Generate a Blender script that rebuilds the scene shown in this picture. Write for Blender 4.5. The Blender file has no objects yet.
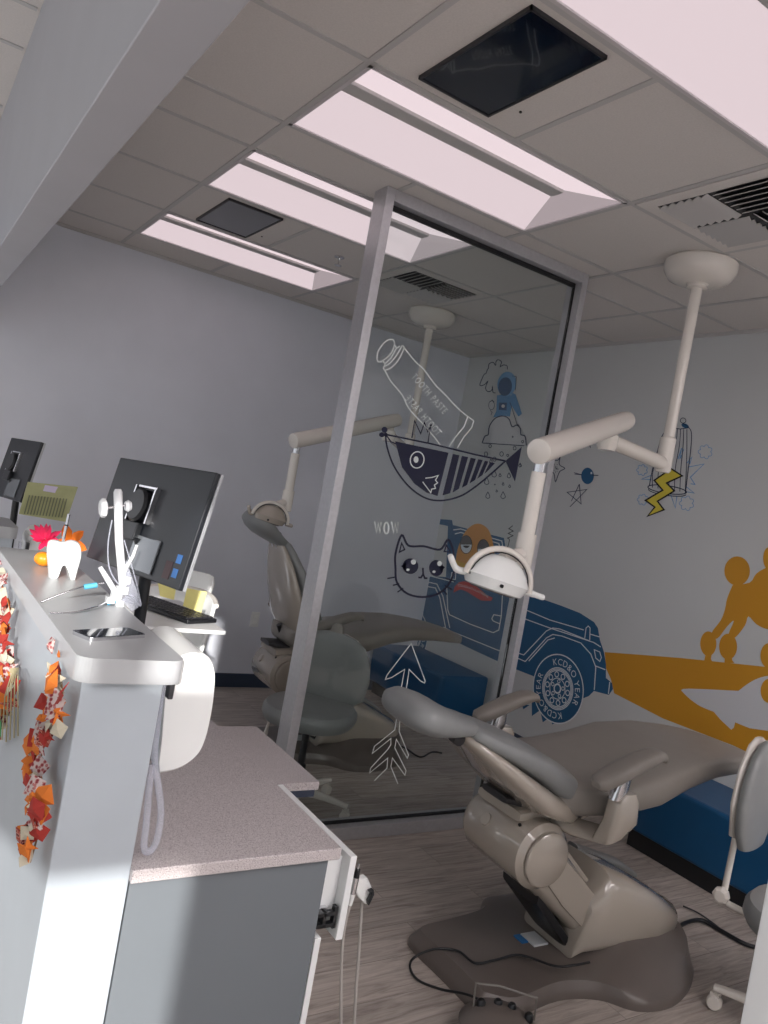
import bpy, bmesh, math, random
from mathutils import Vector, Matrix
from mathutils.geometry import tessellate_polygon
random.seed(7)
C = bpy.context.scene.collection
PI = math.pi
# ---------------------------------------------------------------- camera data
F = 776.335
RR = ((0.82913281,-0.52971494,0.17872009),(0.14040801,-0.11212523,-0.98372431),(0.5411325,0.84073183,-0.01859048))
EYE = Vector((0,0,1.63))
right = Vector(RR[0]); down = Vector(RR[1]); fwd = Vector(RR[2])
def ray(x, y):
    return right*((x-384)/F) + down*((y-512)/F) + fwd
def on_x(x, y, X): d = ray(x,y); return EYE + d*(X/d.x)
def on_y(x, y, Y): d = ray(x,y); return EYE + d*(Y/d.y)
def on_z(x, y, Z): d = ray(x,y); return EYE + d*((Z-EYE.z)/d.z)
cam = bpy.data.objects.new('camera', bpy.data.cameras.new('camera')); C.objects.link(cam)
M = Matrix.Identity(4)
for i in range(3):
    M[i][0] = right[i]; M[i][1] = -down[i]; M[i][2] = -fwd[i]; M[i][3] = EYE[i]
cam.matrix_world = M
cam.data.sensor_fit = 'VERTICAL'; cam.data.sensor_height = 24; cam.data.sensor_width = 18
cam.data.lens = F/1024*24; cam.data.clip_start = 0.02
bpy.context.scene.camera = cam

# ---------------------------------------------------------------- materials
def srgb(*c):
    return tuple(((v/255)/12.92 if v/255 <= .04045 else ((v/255+.055)/1.055)**2.4) for v in c) + (1,)
MC = {}
def mat(name, col, rough=.5, metal=0, coat=0, noise=0, nscale=30, bump=0, emit=0, spec=.5):
    if name in MC: return MC[name]
    m = bpy.data.materials.new(name); m.use_nodes = True; nt = m.node_tree; b = nt.nodes['Principled BSDF']
    b.inputs['Base Color'].default_value = col; b.inputs['Roughness'].default_value = rough
    b.inputs['Metallic'].default_value = metal; b.inputs['Coat Weight'].default_value = coat
    b.inputs['Specular IOR Level'].default_value = spec
    if emit:
        b.inputs['Emission Color'].default_value = col; b.inputs['Emission Strength'].default_value = emit
    if noise or bump:
        tc = nt.nodes.new('ShaderNodeTexCoord'); n = nt.nodes.new('ShaderNodeTexNoise'); n.inputs['Scale'].default_value = nscale
        n.inputs['Detail'].default_value = 4
        nt.links.new(tc.outputs['Object'], n.inputs['Vector'])
        if noise:
            r = nt.nodes.new('ShaderNodeValToRGB'); r.color_ramp.elements[0].position=.3; r.color_ramp.elements[1].position=.7
            r.color_ramp.elements[0].color = tuple(c*(1-noise) for c in col[:3])+(1,)
            r.color_ramp.elements[1].color = tuple(min(1,c*(1+noise)) for c in col[:3])+(1,)
            nt.links.new(n.outputs['Fac'], r.inputs['Fac']); nt.links.new(r.outputs['Color'], b.inputs['Base Color'])
        if bump:
            bp = nt.nodes.new('ShaderNodeBump'); bp.inputs['Strength'].default_value = bump; bp.inputs['Distance'].default_value=.002
            nt.links.new(n.outputs['Fac'], bp.inputs['Height']); nt.links.new(bp.outputs['Normal'], b.inputs['Normal'])
    MC[name] = m
    return m
def clear_mat(name, tint, gloss=.06, rough=.02):
    m = bpy.data.materials.new(name); m.use_nodes = True; nt = m.node_tree
    nt.nodes.remove(nt.nodes['Principled BSDF']); out = nt.nodes['Material Output']
    t = nt.nodes.new('ShaderNodeBsdfTransparent'); t.inputs['Color'].default_value = tint
    g = nt.nodes.new('ShaderNodeBsdfGlossy'); g.inputs['Roughness'].default_value = rough
    fr = nt.nodes.new('ShaderNodeFresnel'); fr.inputs['IOR'].default_value = 1.27
    ad = nt.nodes.new('ShaderNodeMath'); ad.operation='ADD'; ad.inputs[1].default_value = gloss; ad.use_clamp = True
    nt.links.new(fr.outputs[0], ad.inputs[0])
    mx = nt.nodes.new('ShaderNodeMixShader'); nt.links.new(ad.outputs[0], mx.inputs[0])
    nt.links.new(t.outputs[0], mx.inputs[1]); nt.links.new(g.outputs[0], mx.inputs[2]); nt.links.new(mx.outputs[0], out.inputs['Surface'])
    return m
def floor_mat():
    m = bpy.data.materials.new('plank_floor'); m.use_nodes = True; nt = m.node_tree; b = nt.nodes['Principled BSDF']; L = nt.links
    tc = nt.nodes.new('ShaderNodeTexCoord')
    br = nt.nodes.new('ShaderNodeTexBrick'); br.inputs['Scale'].default_value = 1; br.inputs['Brick Width'].default_value = 1.2
    br.inputs['Row Height'].default_value = .18; br.inputs['Mortar Size'].default_value = .0015; br.offset = .37
    br.inputs['Color1'].default_value = (.8,.8,.8,1); br.inputs['Color2'].default_value = (1.1,1.1,1.1,1); br.inputs['Mortar'].default_value=(.45,.45,.45,1)
    L.new(tc.outputs['Object'], br.inputs['Vector'])
    mp = nt.nodes.new('ShaderNodeMapping'); mp.inputs['Scale'].default_value = (2.2, 26, 1); L.new(tc.outputs['Object'], mp.inputs['Vector'])
    ad = nt.nodes.new('ShaderNodeVectorMath'); ad.operation='ADD'; L.new(mp.outputs[0], ad.inputs[0])
    sc = nt.nodes.new('ShaderNodeVectorMath'); sc.operation='SCALE'; sc.inputs['Scale'].default_value = 9; L.new(br.outputs['Color'], sc.inputs[0]); L.new(sc.outputs[0], ad.inputs[1])
    n = nt.nodes.new('ShaderNodeTexNoise'); n.inputs['Scale'].default_value = 1.6; n.inputs['Detail'].default_value = 7; n.inputs['Roughness'].default_value=.65; n.inputs['Distortion'].default_value=1.1
    L.new(ad.outputs[0], n.inputs['Vector'])
    r = nt.nodes.new('ShaderNodeValToRGB'); e = r.color_ramp.elements; e[0].position=.3; e[1].position=.72
    e[0].color = srgb(138,127,120); e[1].color = srgb(206,196,188)
    k = r.color_ramp.elements.new(.5); k.color = srgb(178,168,160)
    L.new(n.outputs['Fac'], r.inputs['Fac'])
    mx = nt.nodes.new('ShaderNodeMix'); mx.data_type='RGBA'; mx.blend_type='MULTIPLY'; mx.inputs['Factor'].default_value = .8
    L.new(r.outputs['Color'], mx.inputs[6]); L.new(br.outputs['Color'], mx.inputs[7]); L.new(mx.outputs[2], b.inputs['Base Color'])
    b.inputs['Roughness'].default_value = .42
    return m
def speckle_mat():
    m = bpy.data.materials.new('speckled_quartz'); m.use_nodes = True; nt = m.node_tree; b = nt.nodes['Principled BSDF']; L = nt.links
    tc = nt.nodes.new('ShaderNodeTexCoord'); v = nt.nodes.new('ShaderNodeTexNoise'); v.inputs['Scale'].default_value = 420; v.inputs['Detail'].default_value=1
    L.new(tc.outputs['Object'], v.inputs['Vector'])
    r = nt.nodes.new('ShaderNodeValToRGB'); e = r.color_ramp.elements; e[0].position=.30; e[0].color = srgb(120,112,112); e[1].position=.46; e[1].color = srgb(186,178,178)
    k = r.color_ramp.elements.new(.64); k.color = srgb(190,182,182); k2 = r.color_ramp.elements.new(.72); k2.color = srgb(222,216,216)
    L.new(v.outputs['Fac'], r.inputs['Fac']); L.new(r.outputs['Color'], b.inputs['Base Color']); b.inputs['Roughness'].default_value=.3
    return m
def fabric_print(name, base, a, bcol):
    m = bpy.data.materials.new(name); m.use_nodes = True; nt = m.node_tree; b = nt.nodes['Principled BSDF']; L = nt.links
    tc = nt.nodes.new('ShaderNodeTexCoord'); v = nt.nodes.new('ShaderNodeTexVoronoi'); v.inputs['Scale'].default_value = 110
    L.new(tc.outputs['Object'], v.inputs['Vector'])
    r = nt.nodes.new('ShaderNodeValToRGB'); r.color_ramp.interpolation='CONSTANT'; e = r.color_ramp.elements
    e[0].position=0; e[0].color=a; e[1].position=.33; e[1].color=bcol; k=r.color_ramp.elements.new(.5); k.color=base
    L.new(v.outputs['Distance'], r.inputs['Fac']); L.new(r.outputs['Color'], b.inputs['Base Color']); b.inputs['Roughness'].default_value=.8
    return m
WALL_B = mat('blue_grey_wall_paint', srgb(216,219,228), .38, noise=.03, nscale=3)
WALL_M = mat('pale_wall_paint', srgb(208,210,210), .42, noise=.02, nscale=2)
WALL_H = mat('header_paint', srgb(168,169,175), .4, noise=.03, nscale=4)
PONY = mat('pony_wall_paint', srgb(172,180,187), .45, noise=.03, nscale=5)
WHITE = mat('white_laminate', srgb(228,230,230), .35)
TILE = mat('ceiling_tile', srgb(214,209,205), .9, noise=.04, nscale=160, bump=.3)
TEE = mat('ceiling_tee', srgb(190,188,187), .5)
BASEB = mat('navy_baseboard', srgb(48,62,82), .5)
FLOOR = floor_mat(); QUARTZ = speckle_mat()
ALU = mat('brushed_aluminium', srgb(196,196,200), .38, .55, noise=.05, nscale=60)
BRONZE = mat('dark_aluminium', srgb(140,132,126), .4, .5)
RUBBER = mat('black_gasket', srgb(14,15,18), .6)
GLASS = clear_mat('partition_glass', (.91,.935,.93,1), .008)
ACRYL = mat('clear_acrylic', srgb(214,218,232), .12, coat=.5); ACRYL.node_tree.nodes['Principled BSDF'].inputs['Alpha'].default_value=.32
def lit(name, strength):
    m = mat(name, (.12,.11,.115,1), .6); b = m.node_tree.nodes['Principled BSDF']
    b.inputs['Emission Color'].default_value = (1,.83,.87,1); b.inputs['Emission Strength'].default_value = strength
    return m
LENS = lit('lit_diffuser', .71)
LENS2 = lit('lit_reflector', .80); LENS3 = lit('lit_end', .36)
TROFF = mat('troffer_metal', srgb(205,200,202), .4)
SCREEN = mat('black_glass_screen', srgb(12,16,28), .08, coat=.6)
SHELL = mat('warm_white_gloss_plastic', srgb(172,163,152), .2, coat=1)
SHELLW = mat('cream_plastic', srgb(226,220,212), .25, coat=.3)
VINYL = mat('grey_vinyl', srgb(134,128,122), .42, noise=.03, nscale=12)
VINYLB = mat('cool_grey_vinyl', srgb(134,136,136), .4, noise=.03, nscale=12)
BASEP = mat('taupe_plastic_base', srgb(104,96,91), .35, noise=.03, nscale=9)
DARKP = mat('dark_grey_plastic', srgb(48,48,52), .4)
BLACK = mat('black_plastic', srgb(22,24,28), .35)
CHROME = mat('chrome', srgb(215,215,218), .15, 1)
BENCHM = mat('blue_vinyl', srgb(6,74,118), .4, noise=.03, nscale=10)
GREYPANEL = mat('slate_laminate', srgb(106,112,117), .55, noise=.02, nscale=4)
PWHITE = mat('glossy_white_plastic', srgb(238,240,238), .25, coat=.3)
CABLE = mat('grey_cable', srgb(170,165,160), .5)

# ---------------------------------------------------------------- mesh builder
class MB:
    def __init__(s): s.v=[]; s.f=[]
    def add(s, vs, fs):
        o=len(s.v); s.v += [Vector(p) for p in vs]; s.f += [tuple(i+o for i in f) for f in fs]; return s
    def box(s, x0,x1,y0,y1,z0,z1):
        return s.add([(x0,y0,z0),(x1,y0,z0),(x1,y1,z0),(x0,y1,z0),(x0,y0,z1),(x1,y0,z1),(x1,y1,z1),(x0,y1,z1)],
            [(0,3,2,1),(4,5,6,7),(0,1,5,4),(1,2,6,5),(2,3,7,6),(3,0,4,7)])
    def rings(s, rings, cap=True):
        n=len(rings[0]); vs=[p for r in rings for p in r]; fs=[]
        for k in range(len(rings)-1):
            for i in range(n):
                j=(i+1)%n; fs.append((k*n+i,k*n+j,(k+1)*n+j,(k+1)*n+i))
        if cap: fs.append(tuple(range(n))[::-1]); fs.append(tuple((len(rings)-1)*n+i for i in range(n)))
        return s.add(vs,fs)
    def tube(s, path, r, n=12, cap=True):
        P=[Vector(p) for p in path]; rs = r if isinstance(r,(list,tuple)) else [r]*len(P); rings=[]
        t0=(P[1]-P[0]).normalized(); up=Vector((0,0,1)) if abs(t0.z)<.9 else Vector((1,0,0)); a=t0.cross(up).normalized()
        for k,p in enumerate(P):
            t=((P[min(k+1,len(P)-1)]-P[max(k-1,0)])).normalized(); a=(a-t*a.dot(t)).normalized(); b=t.cross(a)
            rings.append([p+(a*math.cos(2*PI*i/n)+b*math.sin(2*PI*i/n))*rs[k] for i in range(n)])
        return s.rings(rings,cap)
    def lathe(s, prof, o=(0,0,0), n=32, ax=None):
        o=Vector(o); ax=Vector(ax).normalized() if ax else Vector((0,0,1))
        up=Vector((0,0,1)) if abs(ax.z)<.9 else Vector((1,0,0)); a=ax.cross(up).normalized(); b=ax.cross(a)
        return s.rings([[o+ax*z+(a*math.cos(2*PI*i/n)+b*math.sin(2*PI*i/n))*max(r,1e-4) for i in range(n)] for r,z in prof])
    def loft(s, secs, n=24, e=2.6):
        # secs: (centre, A, B, ra, rb)
        rings=[]
        for sc in secs:
            c,A,B,ra,rb = sc[:5]; ee = sc[5] if len(sc)>5 else e
            c=Vector(c);A=Vector(A);B=Vector(B); r=[]
            for i in range(n):
                t=2*PI*i/n; ct,st=math.cos(t),math.sin(t)
                r.append(c+A*(ra*math.copysign(abs(ct)**(2/ee),ct))+B*(rb*math.copysign(abs(st)**(2/ee),st)))
            rings.append(r)
        return s.rings(rings)
    def prism(s, poly, a, b):
        # poly: list of 3D pts; extruded from +a to +b (vectors)
        a=Vector(a);b=Vector(b); n=len(poly); P=[Vector(p) for p in poly]
        vs=[p+a for p in P]+[p+b for p in P]
        tris=tessellate_polygon([P]); fs=[tuple(t) for t in tris]+[tuple(i+n for i in t) for t in tris]
        fs+=[(i,(i+1)%n,(i+1)%n+n,i+n) for i in range(n)]
        return s.add(vs,fs)
    def build(s, name, m, parent=None, smooth=False, bevel=0, sub=0, frame=None, kind=None, label=None):
        me=bpy.data.meshes.new(name); me.from_pydata([tuple(v) for v in s.v],[],s.f); me.update()
        bm=bmesh.new(); bm.from_mesh(me); bmesh.ops.recalc_face_normals(bm, faces=bm.faces)
        bm.to_mesh(me); bm.free()
        if frame is not None: me.transform(frame)
        o=bpy.data.objects.new(name, me); C.objects.link(o); me.materials.append(m)
        if parent is not None: o.parent=parent
        if smooth:
            for p in me.polygons: p.use_smooth=True
            md=o.modifiers.new('ws','EDGE_SPLIT'); md.split_angle=math.radians(40)
        if bevel:
            md=o.modifiers.new('bevel','BEVEL'); md.width=bevel; md.segments=3; md.limit_method='ANGLE'
        if sub:
            md=o.modifiers.new('sub','SUBSURF'); md.levels=sub; md.render_levels=sub
        if kind: o['kind']=kind
        if label: o['label']=label
        return o
def tag(o, label, cat, group=None):
    o['label']=label; o['category']=cat
    if group: o['group']=group
    return o
def empty(name, loc=(0,0,0), rz=0):
    o=bpy.data.objects.new(name,None); C.objects.link(o); o.location=loc; o.rotation_euler=(0,0,rz); o.empty_display_size=.05; return o
def box(name, m, x0,x1,y0,y1,z0,z1, parent=None, bevel=0, **k):
    return MB().box(x0,x1,y0,y1,z0,z1).build(name,m,parent,bevel=bevel,**k)
def smooth_path(pts, n=8):
    P=[Vector(p) for p in pts]; out=[]
    for i in range(len(P)-1):
        p0=P[max(i-1,0)];p1=P[i];p2=P[i+1];p3=P[min(i+2,len(P)-1)]
        for k in range(n):
            t=k/n; out.append(.5*((2*p1)+(p2-p0)*t+(2*p0-5*p1+4*p2-p3)*t*t+(3*p1-p0-3*p2+p3)*t**3))
    out.append(P[-1]); return out
def copy_tree(o, parent=None):
    c=o.copy(); C.objects.link(c); c.parent=parent
    for ch in list(o.children): copy_tree(ch,c)
    return c

# ---------------------------------------------------------------- room shell
H=2.98; XR=4.10; YB=5.45; XL=-3.2; YF=-2.0
box('floor', FLOOR, XL,XR,YF,YB,-.1,0, kind='structure')
box('wall_back', WALL_B, XL,XR+.1,YB,YB+.12,0,H+.2, kind='structure')
box('wall_right', WALL_M, XR,XR+.12,YF,YB,0,H+.2, kind='structure')
# ceiling with openings for the troffers
LX=(1.10,2.34); LY=[(1.0,1.615),(2.26,2.87),(3.22,3.83),(4.46,5.07)]
xs=sorted({XL,LX[0],LX[1],XR}); ys=sorted({YF,YB,*[v for p in LY for v in p]})
cm=MB()
for i in range(len(xs)-1):
    for j in range(len(ys)-1):
        if xs[i]==LX[0] and (ys[j],ys[j+1]) in LY: continue
        cm.box(xs[i],xs[i+1],ys[j],ys[j+1],H,H+.015)
cm.build('ceiling', TILE, kind='structure')
box('ceiling_top', TILE, XL,XR,YF,YB,H+.2,H+.26, kind='structure').name='ceiling_deck'
tee=MB()
def tx(y,x0,x1): tee.box(x0,x1,y-.011,y+.011,H-.004,H+.002)
def ty(x,y0,y1): tee.box(x-.011,x+.011,y0,y1,H-.0042,H+.002)
ROWS=[-.86,-.25,.36,.98,1.625,2.25,2.88,3.21,3.84,4.45,5.08]
for y in ROWS:
    tx(y,XL,.2); tx(y,.3,XR)
for x in (-2.6,-2.0,-1.4,-.77,-.15,1.09,2.35,2.98,3.60): ty(x,YF,YB)
for a,b in ((1.0,1.62),): pass
for a,b in ((.36,.98),(1.625,2.25),(3.84,4.45)): ty(1.715,a,b)
ty(1.715,2.88,3.21); ty(1.715,5.08,YB)
tee.build('trim_1', TEE, kind='structure')
for nm,a in (('trim_2',(XL,XR,YB-.014,YB,H-.02,H)),('trim_3',(XR-.014,XR,YF,YB,H-.02,H))): box(nm,TEE,*a,kind='structure')
box('baseboard_back', BASEB, XL,XR,YB-.012,YB,0,.105, kind='structure')
box('baseboard_right', BASEB, XR-.012,XR,YF,YB-.012,0,.105, kind='structure')
# header wall hanging above the counter
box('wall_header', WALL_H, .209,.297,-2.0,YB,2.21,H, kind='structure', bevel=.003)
# partition stub at the right
box('wall_partition', WHITE, 1.74,2.2,.62,.9,0,H, kind='structure', bevel=.004)
# unseen front wall behind the camera, openings shaped to mask the sun
fw=MB()
def pier(x0,x1,z0=0,z1=H+.2): fw.box(x0,x1,YF-.1,YF,z0,z1)
pier(-.74,.58); pier(.86,XR+.1)
for a,b in ((-3.2,-.74),(.58,.86)): pier(a,b,2.75,H+.2)
pier(-1.04,-.96,2.23,2.75); pier(-3.2,-.74,1.85,2.23)  # upright and crossbar added to throw shadow bands on the counter
pier(-3.2,-3.1)
fw.build('wall_front_sun_mask', WHITE, kind='structure')

# ---------------------------------------------------------------- ceiling fittings
def troffer(y0,y1,label):
    x0,x1=LX; t=empty('ceiling_light',((x0+x1)/2,(y0+y1)/2,H)); tag(t,label,'ceiling light','troffer lights in the ceiling grid')
    cx,cy=t.location.x,t.location.y; fr=Matrix.Translation((-cx,-cy,-H))
    D=.035; e=.17
    f=MB(); w=.014
    for a in ((x0,x1,y0,y0+w),(x0,x1,y1-w,y1),(x0,x0+w,y0,y1),(x1-w,x1,y0,y1)): f.box(*a,H-.006,H+.012)
    f.build('frame',TROFF,t,frame=fr)
    yb0=y0+.20; yb1=y0+.262
    def q(m,ps,name):
        n=(Vector(ps[1])-Vector(ps[0])).cross(Vector(ps[2])-Vector(ps[0])).normalized()
        if n.z<0: n=-n
        MB().prism(ps,(0,0,0),n*.004).build(name,m,t,frame=fr)
    q(LENS2,[(x0+w,y0+w,H),(x1-w,y0+w,H),(x1-e,yb0,H+D),(x0+w,yb0,H+D)],'reflector')
    q(LENS,[(x0+w,y1-w,H),(x1-w,y1-w,H),(x1-e,yb1,H+D),(x0+w,yb1,H+D)],'diffuser')
    q(LENS3,[(x1-w,y0+w,H),(x1-w,y1-w,H),(x1-e,yb1,H+D),(x1-e,yb0,H+D)],'end_cap')
    MB().prism([(x0+w,y0+w,H),(x0+w,y1-w,H),(x0+w,yb1,H+D),(x0+w,yb0,H+D)],(0,0,0),(-.004,0,0)).build('end_cap',TROFF,t,frame=fr)
    MB().box(x0+w,x1-e,yb0-.004,yb1+.004,H+D-.014,H+D+.002).build('center_bar',TEE,t,frame=fr,bevel=.004)
for (a,b),l in zip(LY,['large lit ceiling troffer cut off by the top right corner',
    'lit ceiling troffer in front of the glass partition beside the larger black screen',
    'lit ceiling troffer running behind the top of the partition post, middle of the row',
    'lit ceiling troffer farthest back, near the blue-grey back wall']): troffer(a,b,l)
# unseen panels added behind the camera as extra fill, brighter than the troffers
FILLP = mat('added_fill_panel', (1,.93,.94,1), .6, emit=10)
for x0_,y0_ in ((1.10,-1.48),(1.10,-.86),(1.10,-.25),(2.66,-1.48),(-.14,-1.48)):
    t=empty('ceiling_light',(x0_+.62,y0_+.305,H)); tag(t,'added bright fill panel behind the viewpoint, out of the picture','ceiling light','added fill panels behind the viewpoint')
    MB().box(-.62,.62,-.305,.305,-.004,0).build('frame',TROFF,t); MB().box(-.60,.60,-.285,.285,-.008,-.004).build('diffuser',FILLP,t)
def ceiling_screen(x0,x1,y0,y1,label):
    t=empty('ceiling_screen',((x0+x1)/2,(y0+y1)/2,H)); tag(t,label,'screen')
    fr=Matrix.Translation((-t.location.x,-t.location.y,-H))
    f=MB()
    for a in ((x0,x1,y0,y0+.008),(x0,x1,y1-.008,y1),(x0,x0+.008,y0,y1),(x1-.008,x1,y0,y1)): f.box(*a,H-.012,H)
    f.build('frame',DARKP,t,frame=fr); MB().box(x0+.008,x1-.008,y0+.008,y1-.008,H-.009,H).build('display',SCREEN,t,frame=fr)
    MB().lathe([(0,-.004),(.005,-.004),(.005,0)],(x1+.055,y1-.1,H),12).build('sensor',BLACK,t,frame=fr)
ceiling_screen(1.243,1.54,1.665,2.19,'large black screen set in the ceiling panel between the two nearest troffers')
ceiling_screen(1.25,1.555,3.89,4.40,'smaller-looking black screen in the ceiling between the two farthest troffers')
def vent(cx,cy,label):
    t=empty('ceiling_vent',(cx,cy,H)); tag(t,label,'air vent')
    f=MB(); s=.30
    for a in ((-s,s,-s,-s+.06),(-s,s,s-.06,s),(-s,-s+.06,-s+.06,s-.06),(s-.06,s,-s+.06,s-.06)): f.box(*a,-.006,0)
    f.build('face_plate',TILE,t)
    MB().box(-.2395,.2395,-.2395,.2395,-.0015,-.0005).build('duct',BLACK,t)
    q=.0
    for sx,sy in ((-1,1),(1,1),(-1,-1),(1,-1)):
        l=MB()
        for k in range(6):
            d=.02+k*.038
            if sx*sy<0: l.add([(sx*.006,sy*d,-.004),(sx*.235,sy*d,-.004),(sx*.235,sy*(d+.022),-.018),(sx*.006,sy*(d+.022),-.018)],[(0,1,2,3)])
            else: l.add([(sx*d,sy*.006,-.004),(sx*d,sy*.235,-.004),(sx*(d+.022),sy*.235,-.018),(sx*(d+.022),sy*.006,-.018)],[(0,1,2,3)])
        o=l.build('louvre',TEE,t); md=o.modifiers.new('s','SOLIDIFY'); md.thickness=.003
vent(2.665,1.935,'square louvred air vent in the ceiling at the right edge')
vent(2.665,4.145,'louvred air vent seen behind the glass partition near its post')
t=empty('fire_sprinkler',(2.05,4.16,H)); tag(t,'small fire sprinkler head under the ceiling beside the farthest troffer','sprinkler')
MB().lathe([(0,0),(.03,0),(.03,-.006),(.01,-.01),(.008,-.02)]).build('escutcheon',CHROME,t)
MB().tube([(0,0,-.018),(0,0,-.05)],.004).build('stem',CHROME,t)
MB().lathe([(0,-.05),(.022,-.05),(.022,-.053),(0,-.053)]).build('deflector',CHROME,t)
# wall outlet
t=empty('wall_outlet',(2.52,YB,.53)); tag(t,'white double power outlet on the back wall behind the far dental chair','outlet')
MB().box(-.035,.035,-.006,0,-.058,.058).build('cover_plate',WHITE,t,bevel=.002)
for z in (-.024,.024): MB().box(-.017,.017,-.010,-.006,z-.014,z+.014).build('socket',PWHITE,t,bevel=.003)

# ---------------------------------------------------------------- glass partition
GY=3.065
gp=empty('glass_partition',(2.29,GY,0)); tag(gp,'floor-to-ceiling glass partition in a silver aluminium frame with cartoon decals','partition')
def P(mb,name,m,**k):
    return mb.build(name,m,gp,frame=Matrix.Translation((-2.29,-GY,0)),**k)
XA,XB=1.655,2.90
P(MB().box(XA,XA+.045,3.01,3.12,0,H-.002),'post',ALU,bevel=.002)
P(MB().box(XB,XB+.04,3.01,3.12,0,H-.002),'post',ALU,bevel=.002)
P(MB().box(XA+.045,XB,3.01,3.12,H-.055,H-.002),'top_rail',ALU,bevel=.002)
P(MB().box(XA+.045,XB,3.01,3.12,0,.062),'bottom_rail',ALU,bevel=.002)
g=MB(); g.box(XB-.003,XB,GY-.009,GY+.009,.06,H-.05); g.box(XA+.045,XA+.048,GY-.009,GY+.009,.06,H-.05)
g.box(XA+.045,XB,GY-.009,GY+.009,.062,.072); g.box(XA+.045,XB,GY-.009,GY+.009,H-.075,H-.055); P(g,'gasket',RUBBER)
P(MB().box(XA+.05,XB-.004,GY-.004,GY+.004,.07,H-.07),'glass_pane',GLASS)

# ---------------------------------------------------------------- vinyl drawings (flat things on the wall and on the glass)
NAVY=mat('navy_vinyl',srgb(8,16,54),.5); WVIN=mat('white_vinyl',srgb(232,240,238),.5); DBLUE=mat('drawing_blue',srgb(34,92,134),.45,noise=.06,nscale=5)
INK=mat('dark_ink',srgb(38,52,84),.5); SKY=mat('sky_blue_ink',srgb(112,166,212),.5); SUIT=mat('suit_blue',srgb(84,146,196),.5); VISOR=mat('visor_blue',srgb(40,84,128),.4)
YEL=mat('mustard_paint',srgb(206,146,34),.5); BOLT=mat('bolt_yellow',srgb(226,208,70),.5); BLKI=mat('black_ink',srgb(24,22,26),.5)
ORG=mat('potato_orange',srgb(222,152,62),.5); ORG2=mat('scarf_mustard',srgb(218,168,52),.5); REDV=mat('banner_red',srgb(196,52,52),.5); LIDG=mat('eyelid_grey',srgb(88,84,84),.5)
WLINE=mat('white_line',srgb(226,234,238),.5); MURW=mat('mural_white',srgb(212,213,216),.45)
class Art:
    # a drawing lies flat on one surface; c() reads points of an outline, lay() stacks thin layers
    def __init__(s, plane, pos, ox=0, oy=0, k=1): s.plane=plane; s.pos=pos; s.o=(ox,oy,k)
    def view(s, ox, oy, k): s.o=(ox,oy,k); return s
    def pt(s, x, y, L):
        ox,oy,k=s.o; x=ox+x/k; y=oy+y/k
        p = on_x(x,y,s.pos) if s.plane=='x' else on_y(x,y,s.pos)
        if s.plane=='x': p.x -= .0008*L+.0006
        else: p.y -= .0004*L
        return p
    def fill(s, pts, L=1, mb=None):
        mb=mb or MB(); P3=[s.pt(x,y,L) for x,y in pts]; mb.add(P3,[tuple(t) for t in tessellate_polygon([P3])]); return mb
    def line(s, pts, w, L=2, closed=False, mb=None):
        mb=mb or MB(); k=s.o[2]; h=w*k/2; n=len(pts); Vs=[Vector(p) for p in pts]; a=[];b=[]
        for i,p in enumerate(Vs):
            pr=Vs[i-1] if (i>0 or closed) else None; nx=Vs[(i+1)%n] if (i<n-1 or closed) else None
            d1=(p-pr).normalized() if pr is not None and (p-pr).length>1e-6 else None
            d2=(nx-p).normalized() if nx is not None and (nx-p).length>1e-6 else None
            d1=d1 or d2; d2=d2 or d1
            n1=Vector((-d1.y,d1.x)); n2=Vector((-d2.y,d2.x)); m=(n1+n2)
            if m.length<.3: m=n1
            m=m.normalized(); sc=min(1/max(m.dot(n1),.3),2.2)
            a.append(p+m*h*sc); b.append(p-m*h*sc)
        V3=[s.pt(q.x,q.y,L) for q in a]+[s.pt(q.x,q.y,L) for q in b]; f=[]
        for i in range(n if closed else n-1): j=(i+1)%n; f.append((i,j,j+n,i+n))
        mb.add(V3,f); return mb
def ell(cx,cy,rx,ry,rot=0,n=28,a0=0,a1=360):
    out=[]; c,s_=math.cos(math.radians(rot)),math.sin(math.radians(rot)); full=abs(a1-a0)>=360
    for i in range(n if full else n+1):
        t=math.radians(a0+(a1-a0)*i/n); x,y=rx*math.cos(t),ry*math.sin(t); out.append((cx+x*c-y*s_,cy+x*s_+y*c))
    return out
def curve(pts,n=6): return [(p.x,p.y) for p in smooth_path([(x,y,0) for x,y in pts],n)]
TC={}
def text_geo(ch):
    if ch in TC: return TC[ch]
    cu=bpy.data.curves.new('t','FONT'); cu.body=ch; cu.size=1; cu.resolution_u=3
    o=bpy.data.objects.new('t',cu); C.objects.link(o); bpy.context.view_layer.update()
    me=bpy.data.meshes.new_from_object(o.evaluated_get(bpy.context.evaluated_depsgraph_get()))
    vs=[(v.co.x,v.co.y) for v in me.vertices]; fs=[tuple(p.vertices) for p in me.polygons]
    wd=max([v[0] for v in vs],default=.3)
    bpy.data.objects.remove(o); bpy.data.curves.remove(cu); bpy.data.meshes.remove(me)
    TC[ch]=(vs,fs,wd); return TC[ch]
def letters(mb, fn, s, size, bold=0, thin=1):
    # fn(u, v) -> 3D point, u along the baseline and v up
    u=0
    for ch in s:
        if ch==' ': u+=size*.35; continue
        vs,fs,wd=text_geo(ch)
        mb.add([fn(u+x*size*thin,y*size) for x,y in vs],fs); u+=(wd*thin+.1)*size
    return u
def decal(name,label,plane,pos,parts,group=None,cat='wall drawing'):
    allv=[v for _,mb,_ in parts for v in mb.v]; c=sum(allv,Vector())/len(allv); zmin=min(v.z for v in allv)
    c=Vector((pos,c.y,zmin)) if plane=='x' else Vector((c.x,pos,zmin))
    r=empty(name,c); tag(r,label,cat,group)
    for nm,mb,m in parts:
        mb.build(nm,m,r,frame=Matrix.Translation(-c))
    return r
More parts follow.
